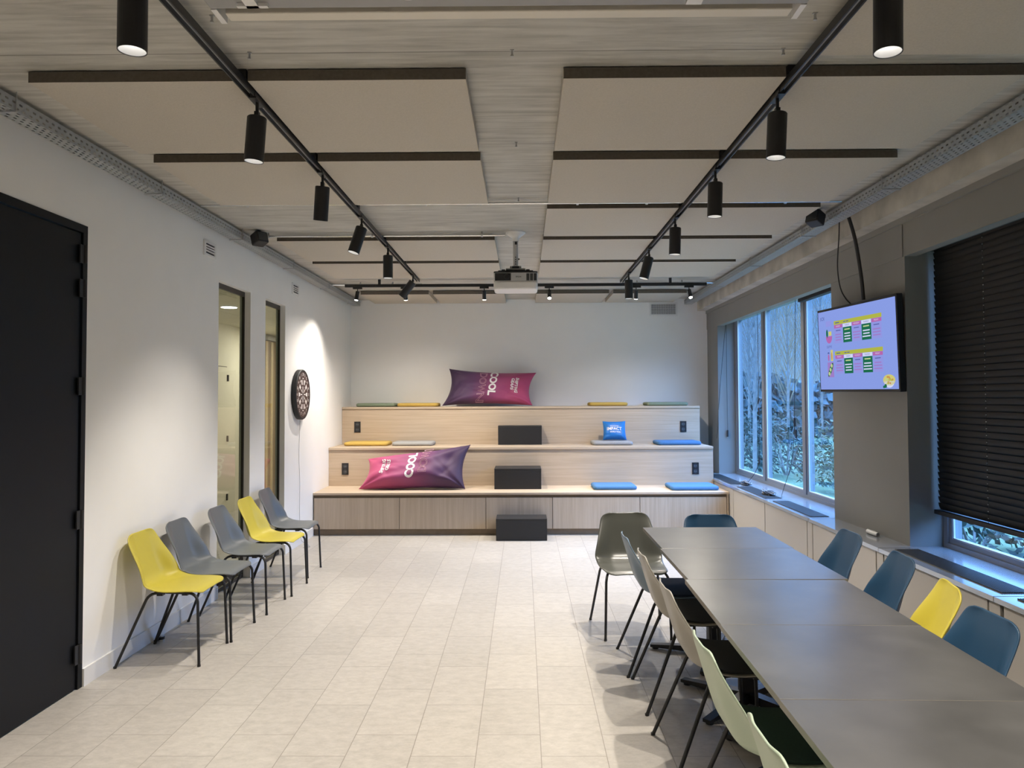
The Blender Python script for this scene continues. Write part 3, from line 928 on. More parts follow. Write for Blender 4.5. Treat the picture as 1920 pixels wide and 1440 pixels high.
def step_box(x0, x1, y0, y1, z0, z1, label):
    t = thing('step_box', label, 'step', ((x0 + x1) / 2, (y0 + y1) / 2, z0), 0, 'black step boxes up the bench')
    hx, hy = (x1 - x0) / 2, (y1 - y0) / 2
    MB().box(-hx, hx, -hy, hy, 0.001, z1 - z0 - 0.0185).build('carcass', M['step'], t, bevel=0.002)
    MB().box(-hx, hx, -hy, hy, z1 - z0 - 0.018, z1 - z0).build('tread', M['step'], t, bevel=0.002)
step_box(-0.316, 0.266, 8.80, 9.13, 0.0, 0.248, 'black wooden step box standing on the tiled floor in front of the bench')
step_box(-0.358, 0.218, 9.475, 9.89, Z1, 0.757, 'black step box on the lowest bench level')
step_box(-0.340, 0.248, 10.37, 10.614, Z2, 1.250, 'black step box on the middle bench level')

def socket(x, y, z, label):
    t = thing('wall_socket', label, 'socket', (x, y, z), 0, 'black double sockets in the bench risers')
    MB().box(-0.043, 0.043, -0.008, 0.0, -0.075, 0.075).build('plate', M['socket'], t, bevel=0.002)
    for zz in (-0.035, 0.035):
        m = MB()
        n = 24
        rings = [[(r * math.cos(2 * PI * k / n), yv, zz + r * math.sin(2 * PI * k / n)) for k in range(n + 1)] for r, yv in ((0.027, -0.0085), (0.024, -0.0095), (0.022, -0.0088), (0.002, -0.0086))]
        m.grid(rings)
        m.cyl((-0.009, -0.011, zz), (-0.009, -0.0084, zz), 0.003, 8, 1).cyl((0.009, -0.011, zz), (0.009, -0.0084, zz), 0.003, 8, 1)
        m.build('outlet', [M['grille'], M['steel']], t)
socket(-2.29, B3 + 0.0025, 1.232, 'black double socket at the left of the upper bench riser')
socket(-2.29, B2 + 0.0025, 0.722, 'black double socket at the left of the lower bench riser')
socket(2.20, B3 + 0.0025, 1.224, 'black double socket at the right of the upper bench riser')
socket(2.20, B2 + 0.0025, 0.716, 'black double socket at the right of the lower bench riser')

# ------------------------------------------------------------------ seat cushions
def cushion(x0, x1, y0, y1, z, m, label, rz=0.0, h=0.052):
    hx, hy = (x1 - x0) / 2, (y1 - y0) / 2
    n = 6
    mb = MB()
    def ring(ins, zz, r):
        pts = []
        for cx, cy, a0 in ((hx - r, hy - r, 0), (-hx + r, hy - r, 90), (-hx + r, -hy + r, 180), (hx - r, -hy + r, 270)):
            for k in range(n):
                a = math.radians(a0 + 90 * k / (n - 1))
                pts.append((cx + (r - ins) * math.cos(a), cy + (r - ins) * math.sin(a), zz))
        return pts + [pts[0]]
    R = 0.05
    prof = [(0.03, 0.001), (0.012, 0.004), (0.003, 0.012), (0.0, h * 0.5), (0.003, h - 0.014), (0.011, h - 0.005), (0.025, h - 0.001), (0.045, h)]
    mb.grid([ring(i, zz, R) for i, zz in prof], flip=False)
    top = ring(0.045, h, R)[:-1]; bot = ring(0.03, 0.001, R)[:-1]
    mb.add(top, [tuple(range(len(top)))], 0, True)
    mb.add(bot, [tuple(reversed(range(len(bot))))], 0, True)
    o = mb.build('seat_cushion', m, weld=True)
    o.location = ((x0 + x1) / 2, (y0 + y1) / 2, z)
    o.rotation_euler.z = rz
    return tag(o, label, 'cushion', 'flat square seat cushions on the bench')
cushion(-2.336, -1.795, 10.70, 11.14, Z3, M['cu_green'], 'dull green seat cushion at the left end of the top bench level')
cushion(-1.765, -1.19, 10.70, 11.14, Z3, M['cu_yellow'], 'mustard seat cushion on the top level, left of the purple bean bag', 0.02)
cushion(0.923, 1.458, 10.70, 11.13, Z3, M['cu_yellow'], 'yellow seat cushion on the top level, right of the purple bean bag')
cushion(1.718, 2.297, 10.70, 11.13, Z3, M['cu_green'], 'sage green seat cushion at the right end of the top level')
cushion(-2.387, -1.80, 10.19, 10.60, Z2, M['cu_yellow'], 'mustard seat cushion at the left end of the middle level')
cushion(-1.746, -1.20, 10.19, 10.60, Z2, M['cu_grey'], 'light grey seat cushion on the middle level at left')
cushion(0.914, 1.450, 10.17, 10.59, Z2, M['cu_grey'], 'grey seat cushion under the bright blue pillow')
cushion(1.764, 2.345, 10.14, 10.58, Z2, M['cu_blue'], 'blue seat cushion at the right end of the middle level', 0.01)
cushion(0.849, 1.378, 9.36, 9.80, Z1, M['cu_blue'], 'blue seat cushion on the lowest level, between step box and right end', 0.01)
cushion(1.775, 2.355, 9.29, 9.76, Z1, M['cu_blue'], 'blue seat cushion at the right end of the lowest level', 0.01)

# ------------------------------------------------------------------ bean bags and pillow
def bag(name, label, cat, corners, T, seed, m, n_u=64, n_v=36, pinch=0.07, wr=0.018, uvflip=False, piping=None, group=None):
    """soft pillow between four 3-d corners BL BR TR TL; returns (object, fn(u,v,off))"""
    BL, BR, TR, TL = [Vector(c) for c in corners]
    rnd = random.Random(seed)
    waves = [(rnd.uniform(2, 9), rnd.uniform(2, 9), rnd.uniform(0, 6.28), rnd.uniform(0.3, 1)) for _ in range(9)]
    creases = [(rnd.uniform(-0.85, -0.35) if k % 2 else rnd.uniform(0.4, 0.85), rnd.uniform(-0.6, 0.2), math.cos(q), math.sin(q)) for k, q in enumerate([rnd.uniform(0, 3.1) for _ in range(6)])]
    nrm = (BR - BL).cross(TL - BL).normalized()      # faces the room
    def surf(u, v, side, off=0.0):
        a = (u + 1) / 2; c = (v + 1) / 2
        uu = a; vv = c
        # concave edges between the corners
        uu = 0.5 + (a - 0.5) * (1 - pinch * (1 - (2 * c - 1) ** 2))
        vv = 0.5 + (c - 0.5) * (1 - pinch * 1.2 * (1 - (2 * a - 1) ** 2))
        P = BL * (1 - uu) * (1 - vv) + BR * uu * (1 - vv) + TR * uu * vv + TL * (1 - uu) * vv
        e = (max(0.0, 1 - u ** 4) ** 0.62) * (max(0.0, 1 - v ** 4) ** 0.62)
        wv = sum(am * math.sin(fx * u + fy * v * (1 if k % 2 else -1) + ph) for k, (fx, fy, ph, am) in enumerate(waves))
        # folds radiating from the corners
        cf = 0
        for cu, cv in ((-1, -1), (1, -1), (1, 1), (-1, 1)):
            d = math.hypot(u - cu, v - cv)
            ang = math.atan2(v - cv, u - cu)
            cf += math.exp(-d * 2.6) * math.sin(ang * 9 + seed)
        cre = sum(math.exp(-abs((u - cu) * ca + (v - cv) * sa) * 16) * math.exp(-((u - cu) ** 2 + (v - cv) ** 2) * 5.0) for cu, cv, ca, sa in creases)
        th = T * e + wr * e * (0.25 * wv + 1.9 * cf - 1.3 * cre)
        # weight sags to the bottom
        th *= 1.0 + 0.22 * (-v)
        return P + nrm * (side * th + off)
    mb = MB()
    us = [math.sin(PI / 2 * (-1 + 2 * i / n_u)) for i in range(n_u + 1)]
    vs = [math.sin(PI / 2 * (-1 + 2 * j / n_v)) for j in range(n_v + 1)]
    base = BL.lerp(BR, 0.5)
    mb.grid([[surf(u, v, 1) - base for v in vs] for u in us], flip=True)
    nface = len(mb.f)
    mb.grid([[surf(u, v, -0.8) - base for v in vs] for u in us])
    me = mb.mesh(name, m)
    uvl = me.uv_layers.new(name='print')
    uvv = [((u + 1) / 2, (v + 1) / 2) for u in us for v in vs] * 2
    for lp in me.loops:
        q = uvv[lp.vertex_index]
        uvl.data[lp.index].uv = (1 - q[0], q[1]) if uvflip else q
    bb = bmesh.new(); bb.from_mesh(me)
    bmesh.ops.remove_doubles(bb, verts=bb.verts, dist=1e-5)
    bmesh.ops.recalc_face_normals(bb, faces=bb.faces)
    bb.to_mesh(me); bb.free()
    t = thing(name, label, cat, base, 0, group)
    o = bpy.data.objects.new('cover', me); COL.objects.link(o); o.parent = t
    for side_ in piping or []:
        pts = [surf(u, side_[1], 1) - base if side_[0] == 'v' else surf(side_[1], u, 1) - base for u in [-1 + i / 20 for i in range(41)]]
        MB().tube(pts, 0.006, 6).build('seam', M['bag_piping'], t)
    return t, (lambda u, v, off=0.004: surf(u, v, 1, off) - base)

def bag_print(t, fn, L, H, flip):
    """COOL / DOWN and a small two line logo; text runs along the bag's height"""
    s = -1 if flip else 1
    def put(u0, v0, su):
        # local text x runs up (or down) the bag, text y runs towards the logo end
        return lambda x, y: fn(u0 - s * y / (L / 2), v0 + s * x / (H / 2))
    a = MB()
    text_to(a, 'COOL', 0.15, put(-0.06 * s, 0.0 if not flip else 0.12, 1), width=0.40, bold=0.006, sub=2)
    a.build('lettering', M['print_white'], t)
    a = MB()
    text_to(a, 'DOWN', 0.15, put(0.20 * s, 0.30 if not flip else -0.08, 1), width=0.44, outline=0.0028, sub=1)
    a.build('outline_lettering', M['print_pink'], t)
    a = MB()
    text_to(a, 'SHIFTING', 0.065, put(-0.66 * s, 0.02, 1), width=0.24, bold=0.002, sub=1, shear=0.25)
    text_to(a, 'GEARS', 0.065, put(-0.56 * s, 0.08, 1), width=0.18, bold=0.002, sub=1, shear=0.25)
    a.build('logo_print', M['print_white'], t)
GB = 'large gradient bean bags'
t, fn = bag('bean_bag', 'large pink to purple bean bag lying on the lowest bench level', 'bean bag',
            [(-2.02, 9.43, Z1 + 0.012), (-0.72, 9.45, Z1 + 0.012), (-0.672, 9.73, 1.035), (-1.96, 9.72, 0.862)], 0.145, 3, M['bag'], piping=[('u', 1)], group=GB, pinch=0.10)
bag_print(t, fn, 1.28, 0.50, False)
t, fn = bag('bean_bag', 'large dark purple bean bag lying on the top bench level against the wall', 'bean bag',
            [(-1.13, 10.78, Z3 + 0.012), (0.13, 10.78, Z3 + 0.012), (0.19, 10.99, 1.985), (-1.05, 10.99, 2.045)], 0.135, 5, M['bag'], uvflip=True, piping=[('u', -1)], group=GB, pinch=0.12)
bag_print(t, fn, 1.22, 0.48, True)
t, fn = bag('throw_pillow', 'small bright blue pillow with white lettering on a grey cushion', 'pillow',
            [(1.068, 10.36, Z2 + 0.058), (1.388, 10.36, Z2 + 0.058), (1.384, 10.46, 1.305), (1.074, 10.46, 1.305)], 0.065, 9, M['pillow'], 32, 24, wr=0.008)
a = MB()
text_to(a, 'IMPACT', 0.058, lambda x, y: fn((x - 0.005) / 0.16, (y + 0.005) / 0.125, 0.003), width=0.215, bold=0.0013, sub=2)
text_to(a, 'WORLD TOUR', 0.028, lambda x, y: fn((x + 0.005) / 0.16, (y - 0.04) / 0.125, 0.003), width=0.155, bold=0.001, sub=1)
a.add([fn(u, 0.36 + dv, 0.003) for dv in (-0.025, 0.025) for u in np.linspace(-0.42, 0.35, 9)], [(k, k + 1, 10 + k, 9 + k) for k in range(8)])
a.build('lettering', M['print_white'], t)

# ------------------------------------------------------------------ chairs
def shell_rows(n=44):
    P = [(.245, .436, .200), (.238, .447, .205), (.215, .4555, .212), (.15, .458, .222), (.05, .455, .231), (-.05, .452, .237), (-.095, .456, .240), (-.126, .470, .241),
         (-.148, .498, .240), (-.164, .54, .232), (-.190, .62, .211), (-.213, .70, .191), (-.229, .752, .178), (-.236, .780, .172)]
    P = np.array(P)
    d = np.concatenate([[0], np.cumsum(np.hypot(np.diff(P[:, 0]), np.diff(P[:, 1])))])
    s = d[-1] * (0.5 - 0.5 * np.cos(np.linspace(0, PI, n)))
    s = 0.5 * s + 0.5 * np.linspace(0, d[-1], n)
    def cr(col):
        # smooth interpolation: linear sampled finely then averaged
        fine = np.linspace(0, d[-1], 600)
        yv = np.interp(fine, d, P[:, col])
        k = np.ones(31) / 31
        pad = np.concatenate([2 * yv[0] - yv[15:0:-1], yv, 2 * yv[-1] - yv[-2:-17:-1]])
        return np.interp(s, fine, np.convolve(pad, k, 'valid'))
    y, z, wd = cr(0), cr(1), cr(2)
    r = 0.05
    for i in range(n):
        for dist in (s[i], d[-1] - s[i]):
            if dist < r:
                wd[i] -= r - math.sqrt(max(0, r * r - (r - dist) ** 2))
    return list(zip(y, z, wd, s / d[-1]))
ROWSH = shell_rows()
def sstep(a, b, x):
    x = min(1, max(0, (x - a) / (b - a)))
    return x * x * (3 - 2 * x)
def shell_pt(row, t):
    y, z, wd, q = row
    k = sstep(0.42, 1.0, abs(t))
    back = sstep(0.40, 0.62, q) * (1 - 0.82 * sstep(0.66, 0.98, q))
    dy = 0.062 * k * back
    dz = 0.026 * k * math.exp(-((q - 0.50) / 0.13) ** 2) - 0.004 * k * (1 if q < 0.4 else 0)
    return (t * wd, y + dy, z + dz)
def shell_mesh(m):
    mb = MB()
    ts = np.linspace(-1, 1, 21)
    mb.grid([[shell_pt(r, t) for t in ts] for r in ROWSH], flip=True)
    return mb
SHELLS = {}
def make_shell(m, parent):
    if m.name not in SHELLS:
        SHELLS[m.name] = shell_mesh(m).mesh('shell', m)
    o = bpy.data.objects.new('shell', SHELLS[m.name])
    COL.objects.link(o)
    o.parent = parent
    k = o.modifiers.new('solid', 'SOLIDIFY')
    k.thickness = 0.009
    k.offset = -1
    k = o.modifiers.new('round', 'SUBSURF')
    k.levels = 1; k.render_levels = 1
    return o
def arc(p0, p1, p2, n=6):
    p0, p1, p2 = Vector(p0), Vector(p1), Vector(p2)
    return [p0 * (1 - t) ** 2 + p1 * 2 * t * (1 - t) + p2 * t * t for t in [i / n for i in range(n + 1)]]
def leg_front(sx):
    pts = [(sx * .170, .02, .434)] + arc((sx * .185, .165, .434), (sx * .205, .222, .434), (sx * .212, .232, .385)) + [(sx * .222, .247, 0.004)]
    return MB().tube(pts, 0.0088, 10).cyl((sx * .222, .247, 0), (sx * .222, .247, 0.012), 0.0102, 12)
def leg_rear(sx):
    pts = [(sx * .170, .015, .434)] + arc((sx * .185, -.03, .434), (sx * .20, -.075, .434), (sx * .208, -.092, .385)) + [(sx * .255, -.247, 0.004)]
    return MB().tube(pts, 0.0088, 10).cyl((sx * .255, -.247, 0), (sx * .255, -.248, 0.012), 0.0102, 12)
def seat_frame():
    m = MB().cyl((-.172, .13, .427), (.172, .13, .427), 0.008, 10).cyl((-.172, -.02, .427), (.172, -.02, .427), 0.008, 10)
    m.box(-.05, .05, -.03, .14, .436, .441)
    for sx in (-1, 1):
        m.box(sx * .150 - .02, sx * .150 + .02, .115, .150, .414, .440).box(sx * .150 - .02, sx * .150 + .02, -.04, -.005, .412, .440)
    return m
LEGM = None
PADM = {}
def chair(x, y, rz, m, label, group, pad=None):
    global LEGM
    t = thing('chair', label, 'chair', (x, y, 0), rz, group)
    make_shell(m, t)
    if LEGM is None:
        LEGM = [leg_front(-1).mesh('leg', M['black']), leg_front(1).mesh('leg', M['black']), leg_rear(-1).mesh('leg', M['black']), leg_rear(1).mesh('leg', M['black']), seat_frame().mesh('seat_frame', M['black'])]
    for k, me in enumerate(LEGM):
        o = bpy.data.objects.new('leg' if k < 4 else 'seat_frame', me)
        COL.objects.link(o); o.parent = t
    if pad:
        if pad.name not in PADM:
            mb = MB()
            rows = [r for r in ROWSH if 0.035 < r[3] < 0.49]
            ts = np.linspace(-0.93, 0.93, 15)
            up_ = [[Vector(shell_pt(r, tt)) + Vector((0, 0, 0.012)) for tt in ts] for r in rows]
            dn_ = [[Vector(shell_pt(r, tt)) + Vector((0, 0, 0.0012)) for tt in ts] for r in rows]
            mb.grid(up_, flip=True); mb.grid(dn_)
            ed = lambda a_, b_: mb.grid([a_, b_], smooth=False)
            ed(up_[0], dn_[0]); ed(dn_[-1], up_[-1])
            ed([r[0] for r in dn_], [r[0] for r in up_]); ed([r[-1] for r in up_], [r[-1] for r in dn_])
            PADM[pad.name] = mb.mesh('seat_pad', pad)
        o = bpy.data.objects.new('seat_pad', PADM[pad.name])
        COL.objects.link(o); o.parent = t
    return t
RIGHT, LEFT, FRONT = -PI / 2, PI / 2, PI      # facing +x, -x, the camera
GL, GTL, GTR = 'chairs along the left wall', 'chairs on the left side of the tables', 'chairs on the window side of the tables'
chair(-2.222, 4.925, RIGHT, M['yellow'], 'yellow chair nearest the camera in the row along the left wall', GL)
chair(-2.203, 5.39, RIGHT, M['grey'], 'slate grey chair by the left wall, right behind the nearest yellow one', GL)
chair(-2.181, 6.035, RIGHT, M['grey'], 'slate grey chair in the middle of the row of five by the left wall', GL)
chair(-2.156, 6.575, RIGHT, M['yellow'], 'yellow chair by the left wall, between two grey chairs', GL)
chair(-2.204, 7.22, RIGHT, M['grey'], 'slate grey chair at the far end of the row by the left wall', GL)
chair(0.752, 5.445, FRONT + 0.05, M['olive'], 'olive grey chair at the far left corner of the tables, facing the camera', 'chairs at the far end of the tables')
chair(1.335, 5.35, FRONT, M['blue'], 'blue chair pushed under the far end of the tables, facing the camera', 'chairs at the far end of the tables')
chair(0.850, 4.77, RIGHT, M['blue_light'], 'dusty blue chair on the left side of the tables, farthest of that row', GTL, M['pad_navy'])
chair(0.872, 4.235, RIGHT, M['taupe'], 'taupe chair on the left side of the tables, next to the dusty blue one', GTL, M['pad_black'])
chair(0.865, 3.50, RIGHT, M['taupe'], 'taupe chair on the left side of the tables, next to the mint one', GTL, M['pad_black'])
chair(0.845, 2.70, RIGHT, M['mint'], 'mint green chair on the left side of the tables, shown almost whole', GTL, M['pad_green'])
chair(0.832, 1.96, RIGHT, M['mint'], 'mint green chair cut off by the bottom edge of the photo', GTL, M['pad_green'])
chair(1.815, 4.85, LEFT, M['blue'], 'blue chair on the window side of the tables, farthest from the camera', GTR)
chair(1.790, 4.16, LEFT - 0.10, M['blue'], 'blue chair on the window side, next to the yellow one on its far side', GTR)
chair(1.690, 3.545, LEFT - 0.24, M['yellow'], 'yellow chair on the window side of the tables, slightly turned', GTR)
chair(1.585, 3.02, LEFT, M['blue'], 'blue chair on the window side of the tables, nearest the camera', GTR)

# ------------------------------------------------------------------ tables
def table(xa, xb, ya, yb, label, rz=0.0, fa=45):
    t = thing('table', label, 'table', ((xa + xb) / 2, (ya + yb) / 2, 0), rz, 'square anthracite tables pushed together')
    hx, hy = (xb - xa) / 2, (yb - ya) / 2
    m = MB().box(-hx, hx, -hy, hy, 0.718, 0.74)
    m.mi = [1, 0, 1, 1, 1, 1]
    m.build('tabletop', [M['table'], M['table_edge']], t, bevel=0.0012)
    MB().box(-0.038, 0.038, -0.038, 0.038, 0.03, 0.705).build('column', M['black'], t, bevel=0.004)
    MB().box(-0.16, 0.16, -0.16, 0.16, 0.706, 0.7175).build('top_plate', M['black'], t)
    for k in range(4):
        a = math.radians(fa + 90 * k)
        d = Vector((math.cos(a), math.sin(a), 0)); s_ = Vector((-d.y, d.x, 0))
        f = MB()
        v = []
        for q, hw, zt in ((0.03, 0.03, 0.06), (0.40, 0.022, 0.028)):
            for ss in (-1, 1):
                v += [d * q + s_ * (hw * ss) + Vector((0, 0, 0.012)), d * q + s_ * (hw * ss) + Vector((0, 0, zt))]
        f.add(v, [(0, 1, 3, 2), (4, 6, 7, 5), (0, 4, 5, 1), (2, 3, 7, 6), (1, 5, 7, 3), (0, 2, 6, 4)])
        f.cyl(tuple(d * 0.37), tuple(d * 0.37 + Vector((0, 0, 0.0125))), 0.02, 14)
        f.build('foot', M['black'], t)
    return t
table(0.809, 1.575, 4.533, 5.262, 'dark grey square table at the far end of the row, by the blue chair', 0, 68)
table(0.797, 1.568, 3.764, 4.528, 'dark grey square table, second from the far end')
table(0.772, 1.536, 3.012, 3.754, 'dark grey square table in the middle of the row of five', -0.022, 30)
table(0.753, 1.517, 2.272, 3.008, 'dark grey square table, second from the camera', -0.022, 60)
table(0.735, 1.499, 1.532, 2.268, 'dark grey square table nearest the camera, cut off at the bottom right', -0.022)

# ------------------------------------------------------------------ sill counter, cabinets
XS = 2.428
ct = thing('windowsill_counter', 'long light grey window sill counter along the window wall', 'window sill', (0, 0, 0))
MB().box(XS, XR, YF, YB, ZS - 0.028, ZS).box(XR, 2.905, W1[0], W1[1], ZS - 0.028, ZS).box(XR, 2.905, W2[0], W2[1], ZS - 0.028, ZS).build('worktop', M['sill'], ct)
for xa, xb, ya, yb in ((2.47, 2.64, 9.22, 10.38), (2.47, 2.64, 7.92, 8.96), (2.48, 2.64, 6.70, 7.71), (2.51, 2.665, 4.095, 5.257), (2.51, 2.665, 2.90, 3.97), (2.51, 2.665, 1.6, 2.75)):
    g = MB().box(xa, xb, ya, yb, ZS + 0.0005, ZS + 0.002)
    k = xa
    while k < xb - 0.004:
        g.box(k, k + 0.005, ya, yb, ZS + 0.002, ZS + 0.007)
        k += 0.0125
    g.build('grille', M['grille'], ct)
for y in (9.09, 7.815, 6.62, 5.325, 4.035, 2.83):
    MB().box(XS - 0.0006, 2.66, y - 0.002, y + 0.002, ZS - 0.027, ZS + 0.0008).build('joint', M['gap'], ct)
CB = [(9.005, 11.14, 'farthest, beside the bench end'), (7.842, 8.999, 'under the far window'), (6.681, 7.832, 'under the near pane of the far window'), (5.384, 6.547, 'under the wall pier with the screen'),
      (4.102, 5.264, 'behind the blue and yellow chairs'), (2.905, 3.970, 'behind the nearest blue chair'), (1.60, 2.90, 'at the right edge, outside the photo'), (-0.5, 1.59, 'beside the camera')]
for ya, yb, l in CB:
    t = thing('cabinet', 'beige low cabinet under the sill, ' + l, 'cabinet', (XS + 0.01, ya, 0), 0, 'beige cabinets under the window sill')
    L = yb - ya
    MB().box(0.019, 0.235, 0, L, 0.07, ZS - 0.0285).box(0.04, 0.235, 0, L, 0, 0.07).build('carcass', M['gap'], t)
    MB().box(0, 0.018, 0.004, L - 0.004, 0.075, ZS - 0.034).build('front_panel', M['cabinet'], t)
    if ya in (6.681, 5.384, 4.102):
        MB().box(0.0, 0.018, -0.105 if ya != 6.681 else -0.12, -0.012, 0.075, ZS - 0.034).build('filler_panel', M['cabinet'], t)

# ------------------------------------------------------------------ windows on the right
def window(name, members, panes, x0=2.905, x1=2.975):
    wn = sempty(name)
    m = MB()
    for ya, yb, za, zb in members: m.box(x0, x1, ya, yb, za, zb)
    m.build('window_frame', M['alu'], wn)
    for ya, yb in panes:
        s_ = MB()
        za, zb = ZS + 0.03, 2.70
        for a in ((ya, ya + 0.035, za, zb), (yb - 0.035, yb, za, zb), (ya + 0.035, yb - 0.035, za, za + 0.035), (ya + 0.035, yb - 0.035, zb - 0.035, zb)):
            s_.box(x0 + 0.012, x1 + 0.01, *a)
        s_.build('sash', M['alu'], wn)
        s2 = MB()
        for a in ((ya + 0.035, ya + 0.043, za + 0.035, zb - 0.035), (yb - 0.043, yb - 0.035, za + 0.035, zb - 0.035), (ya + 0.043, yb - 0.043, za + 0.035, za + 0.043)):
            s2.box(x0 + 0.018, x0 + 0.03, *a)
        s2.build('glazing_bead', M['white_trim'], wn)
        MB().box(x0 + 0.034, x0 + 0.040, ya + 0.035, yb - 0.035, za + 0.035, zb - 0.035).build('pane', M['glass'], wn)
    return wn
lo, hi = ZS - 0.028, 2.74
window('window_1', [(10.515, 10.567, lo, hi), (9.31, 9.39, lo, hi), (7.97, 8.05, lo, hi), (6.669, 6.72, lo, hi),
                    (9.39, 10.515, lo, lo + 0.06), (8.05, 9.31, lo, lo + 0.06), (6.72, 7.97, lo, lo + 0.06), (9.39, 10.515, hi - 0.045, hi), (8.05, 9.31, hi - 0.045, hi), (6.72, 7.97, hi - 0.045, hi)],
       [(9.39, 10.515), (8.05, 9.31), (6.72, 7.97)])
window('window_2', [(5.33, 5.381, lo, hi), (4.0, 4.08, lo, hi), (2.66, 2.74, lo, hi), (1.301, 1.35, lo, hi),
                    (4.08, 5.33, lo, lo + 0.06), (2.74, 4.0, lo, lo + 0.06), (1.35, 2.66, lo, lo + 0.06), (4.08, 5.33, hi - 0.045, hi), (2.74, 4.0, hi - 0.045, hi), (1.35, 2.66, hi - 0.045, hi)],
       [(4.08, 5.33), (2.74, 4.0), (1.35, 2.66)])

# lowered blind in the near window
bl = thing('venetian_blind', 'black venetian blind lowered over the near right window', 'blind', (2.862, 1.42, 0))
BLL = 5.345 - 1.42
MB().box(-0.06, 0.03, 0, BLL + 0.03, 2.635, 2.735).build('headrail', M['black_soft'], bl)
MB().box(-0.026, 0.026, 0, BLL + 0.025, 0.812, 0.842).build('bottom_rail', M['black_soft'], bl, bevel=0.004)
zz = 0.852
while zz < 2.63:
    a = math.radians(73)
    rows = []
    for q in np.linspace(-1, 1, 6):
        xx = -0.025 * math.cos(a) * q
        zc = zz + 0.016 + 0.025 * math.sin(a) * q * (-1)
        cr = 0.004 * (1 - q * q)
        rows.append([(-(0.025 * math.cos(a) * q) - cr * math.sin(a), yv, zz + 0.018 + 0.025 * math.sin(a) * q + cr * math.cos(a)) for yv in (0, BLL)])
    MB().grid(rows).build('slat', M['slat'], bl)
    zz += 0.042
for yv in (0.35, 1.80, 3.31):
    MB().cyl((-0.034, yv, 0.83), (-0.034, yv, 2.64), 0.0012, 6).build('ladder_cord', M['black_soft'], bl)
    if yv > 3:
        for q in range(43):
            MB().box(-0.0365, -0.0335, yv - 0.003, yv + 0.003, 0.875 + q * 0.042, 0.880 + q * 0.042).build('cord_clip', M['steel'], bl)

rb = thing('raised_blind', 'black raised blind stack at the top of the far window, behind the screen', 'blind', (2.845, 6.72, 0))
MB().box(-0.035, 0.03, 0, 1.14, 2.588, 2.665).build('headrail', M['black_soft'], rb, bevel=0.006)
MB().box(-0.03, 0.03, 0, 1.14, 2.666, 2.735).build('slat_stack', M['slat'], rb)

# blind cords in the far window
def cord(pts, label, handles=()):
    t = thing('blind_cord', label, 'cord', pts[0], 0, 'black blind cords in the far window')
    p0 = Vector(pts[0])
    P = [Vector(p) - p0 for p in pts]
    Q = []
    for i in range(len(P) - 1):
        a, b_, c_, d_ = P[max(0, i - 1)], P[i], P[i + 1], P[min(len(P) - 1, i + 2)]
        for q in range(6):
            tt = q / 6
            Q.append(0.5 * ((2 * b_) + (c_ - a) * tt + (2 * a - 5 * b_ + 4 * c_ - d_) * tt ** 2 + (3 * b_ - a - 3 * c_ + d_) * tt ** 3))
    Q.append(P[-1])
    MB().tube(Q, 0.0028, 6).build('string', M['black_soft'], t)
    for hpos in handles:
        hp = Vector(hpos) - p0
        MB().cyl(tuple(hp + Vector((0, 0, -0.045))), tuple(hp + Vector((0, 0, 0.045))), 0.011, 10).build('toggle', M['black_soft'], t)
cord([(2.79, 10.55, 2.73), (2.785, 10.54, 1.9), (2.79, 10.545, 1.16)], 'black blind cord hanging straight at the far window jamb', [(2.79, 10.545, 1.13)])
cord([(2.775, 10.53, 2.73), (2.72, 10.62, 1.9), (2.64, 10.75, 1.1)], 'black blind cord pulled slantwise towards the bench') if False else cord([(2.78, 10.50, 2.73), (2.70, 10.555, 1.8), (2.655, 10.585, 1.06)], 'black blind cord pulled slantwise towards the bench')
cord([(2.83, 9.28, 2.73), (2.83, 9.27, 1.6), (2.83, 9.28, 0.95), (2.80, 9.30, 0.75), (2.72, 9.35, 0.61), (2.66, 9.33, 0.597)], 'black blind cord in the left pane of the far window', [(2.83, 9.27, 1.45), (2.83, 9.28, 0.86)])
cord([(2.83, 7.98, 2.73), (2.83, 8.05, 1.6), (2.83, 8.08, 1.2), (2.80, 8.11, 0.9), (2.74, 8.14, 0.68), (2.70, 8.10, 0.60), (2.66, 7.99, 0.5975)], 'black blind cord in the middle pane, sagging onto the sill', [(2.83, 8.055, 1.36), (2.83, 8.02, 1.24)])

def tangle(x, y, label, seed, sx_, sy_, n=7):
    rnd = random.Random(seed)
    t = thing('cable_bundle', label, 'cable', (x, y, ZS + 0.0075), 0, 'cable bundles on the window sill')
    for k in range(n):
        a0 = rnd.uniform(0, 6.28)
        pts = []
        for q in range(25):
            a = a0 + q * 0.52
            r = 0.6 + 0.4 * math.sin(q * 0.9 + k)
            pts.append((math.cos(a) * sx_ * r + rnd.uniform(-.01, .01), math.sin(a) * sy_ * r * (0.7 + 0.05 * k), 0.005 + 0.005 * k * (0.5 + 0.5 * math.sin(q + k))))
        MB().tube(pts, 0.004, 6).build('cable', M['black_soft'] if k % 3 else M['grey_plastic'], t)
    MB().box(-0.02, 0.02, -0.03, 0.03, 0.0005, 0.025).build('plug', M['black_soft'], t)
tangle(2.63, 9.14, 'loose black and white cable bundle on the sill at the left pane', 2, 0.05, 0.14)
tangle(2.60, 8.22, 'coiled black cable bundle on the sill below the middle pane', 4, 0.05, 0.20)
r = thing('crumpled_wrapper', 'small crumpled white wrapper on the sill in front of the wall pier', 'wrapper', (2.615, 5.82, ZS))
rnd = random.Random(1)
m = MB()
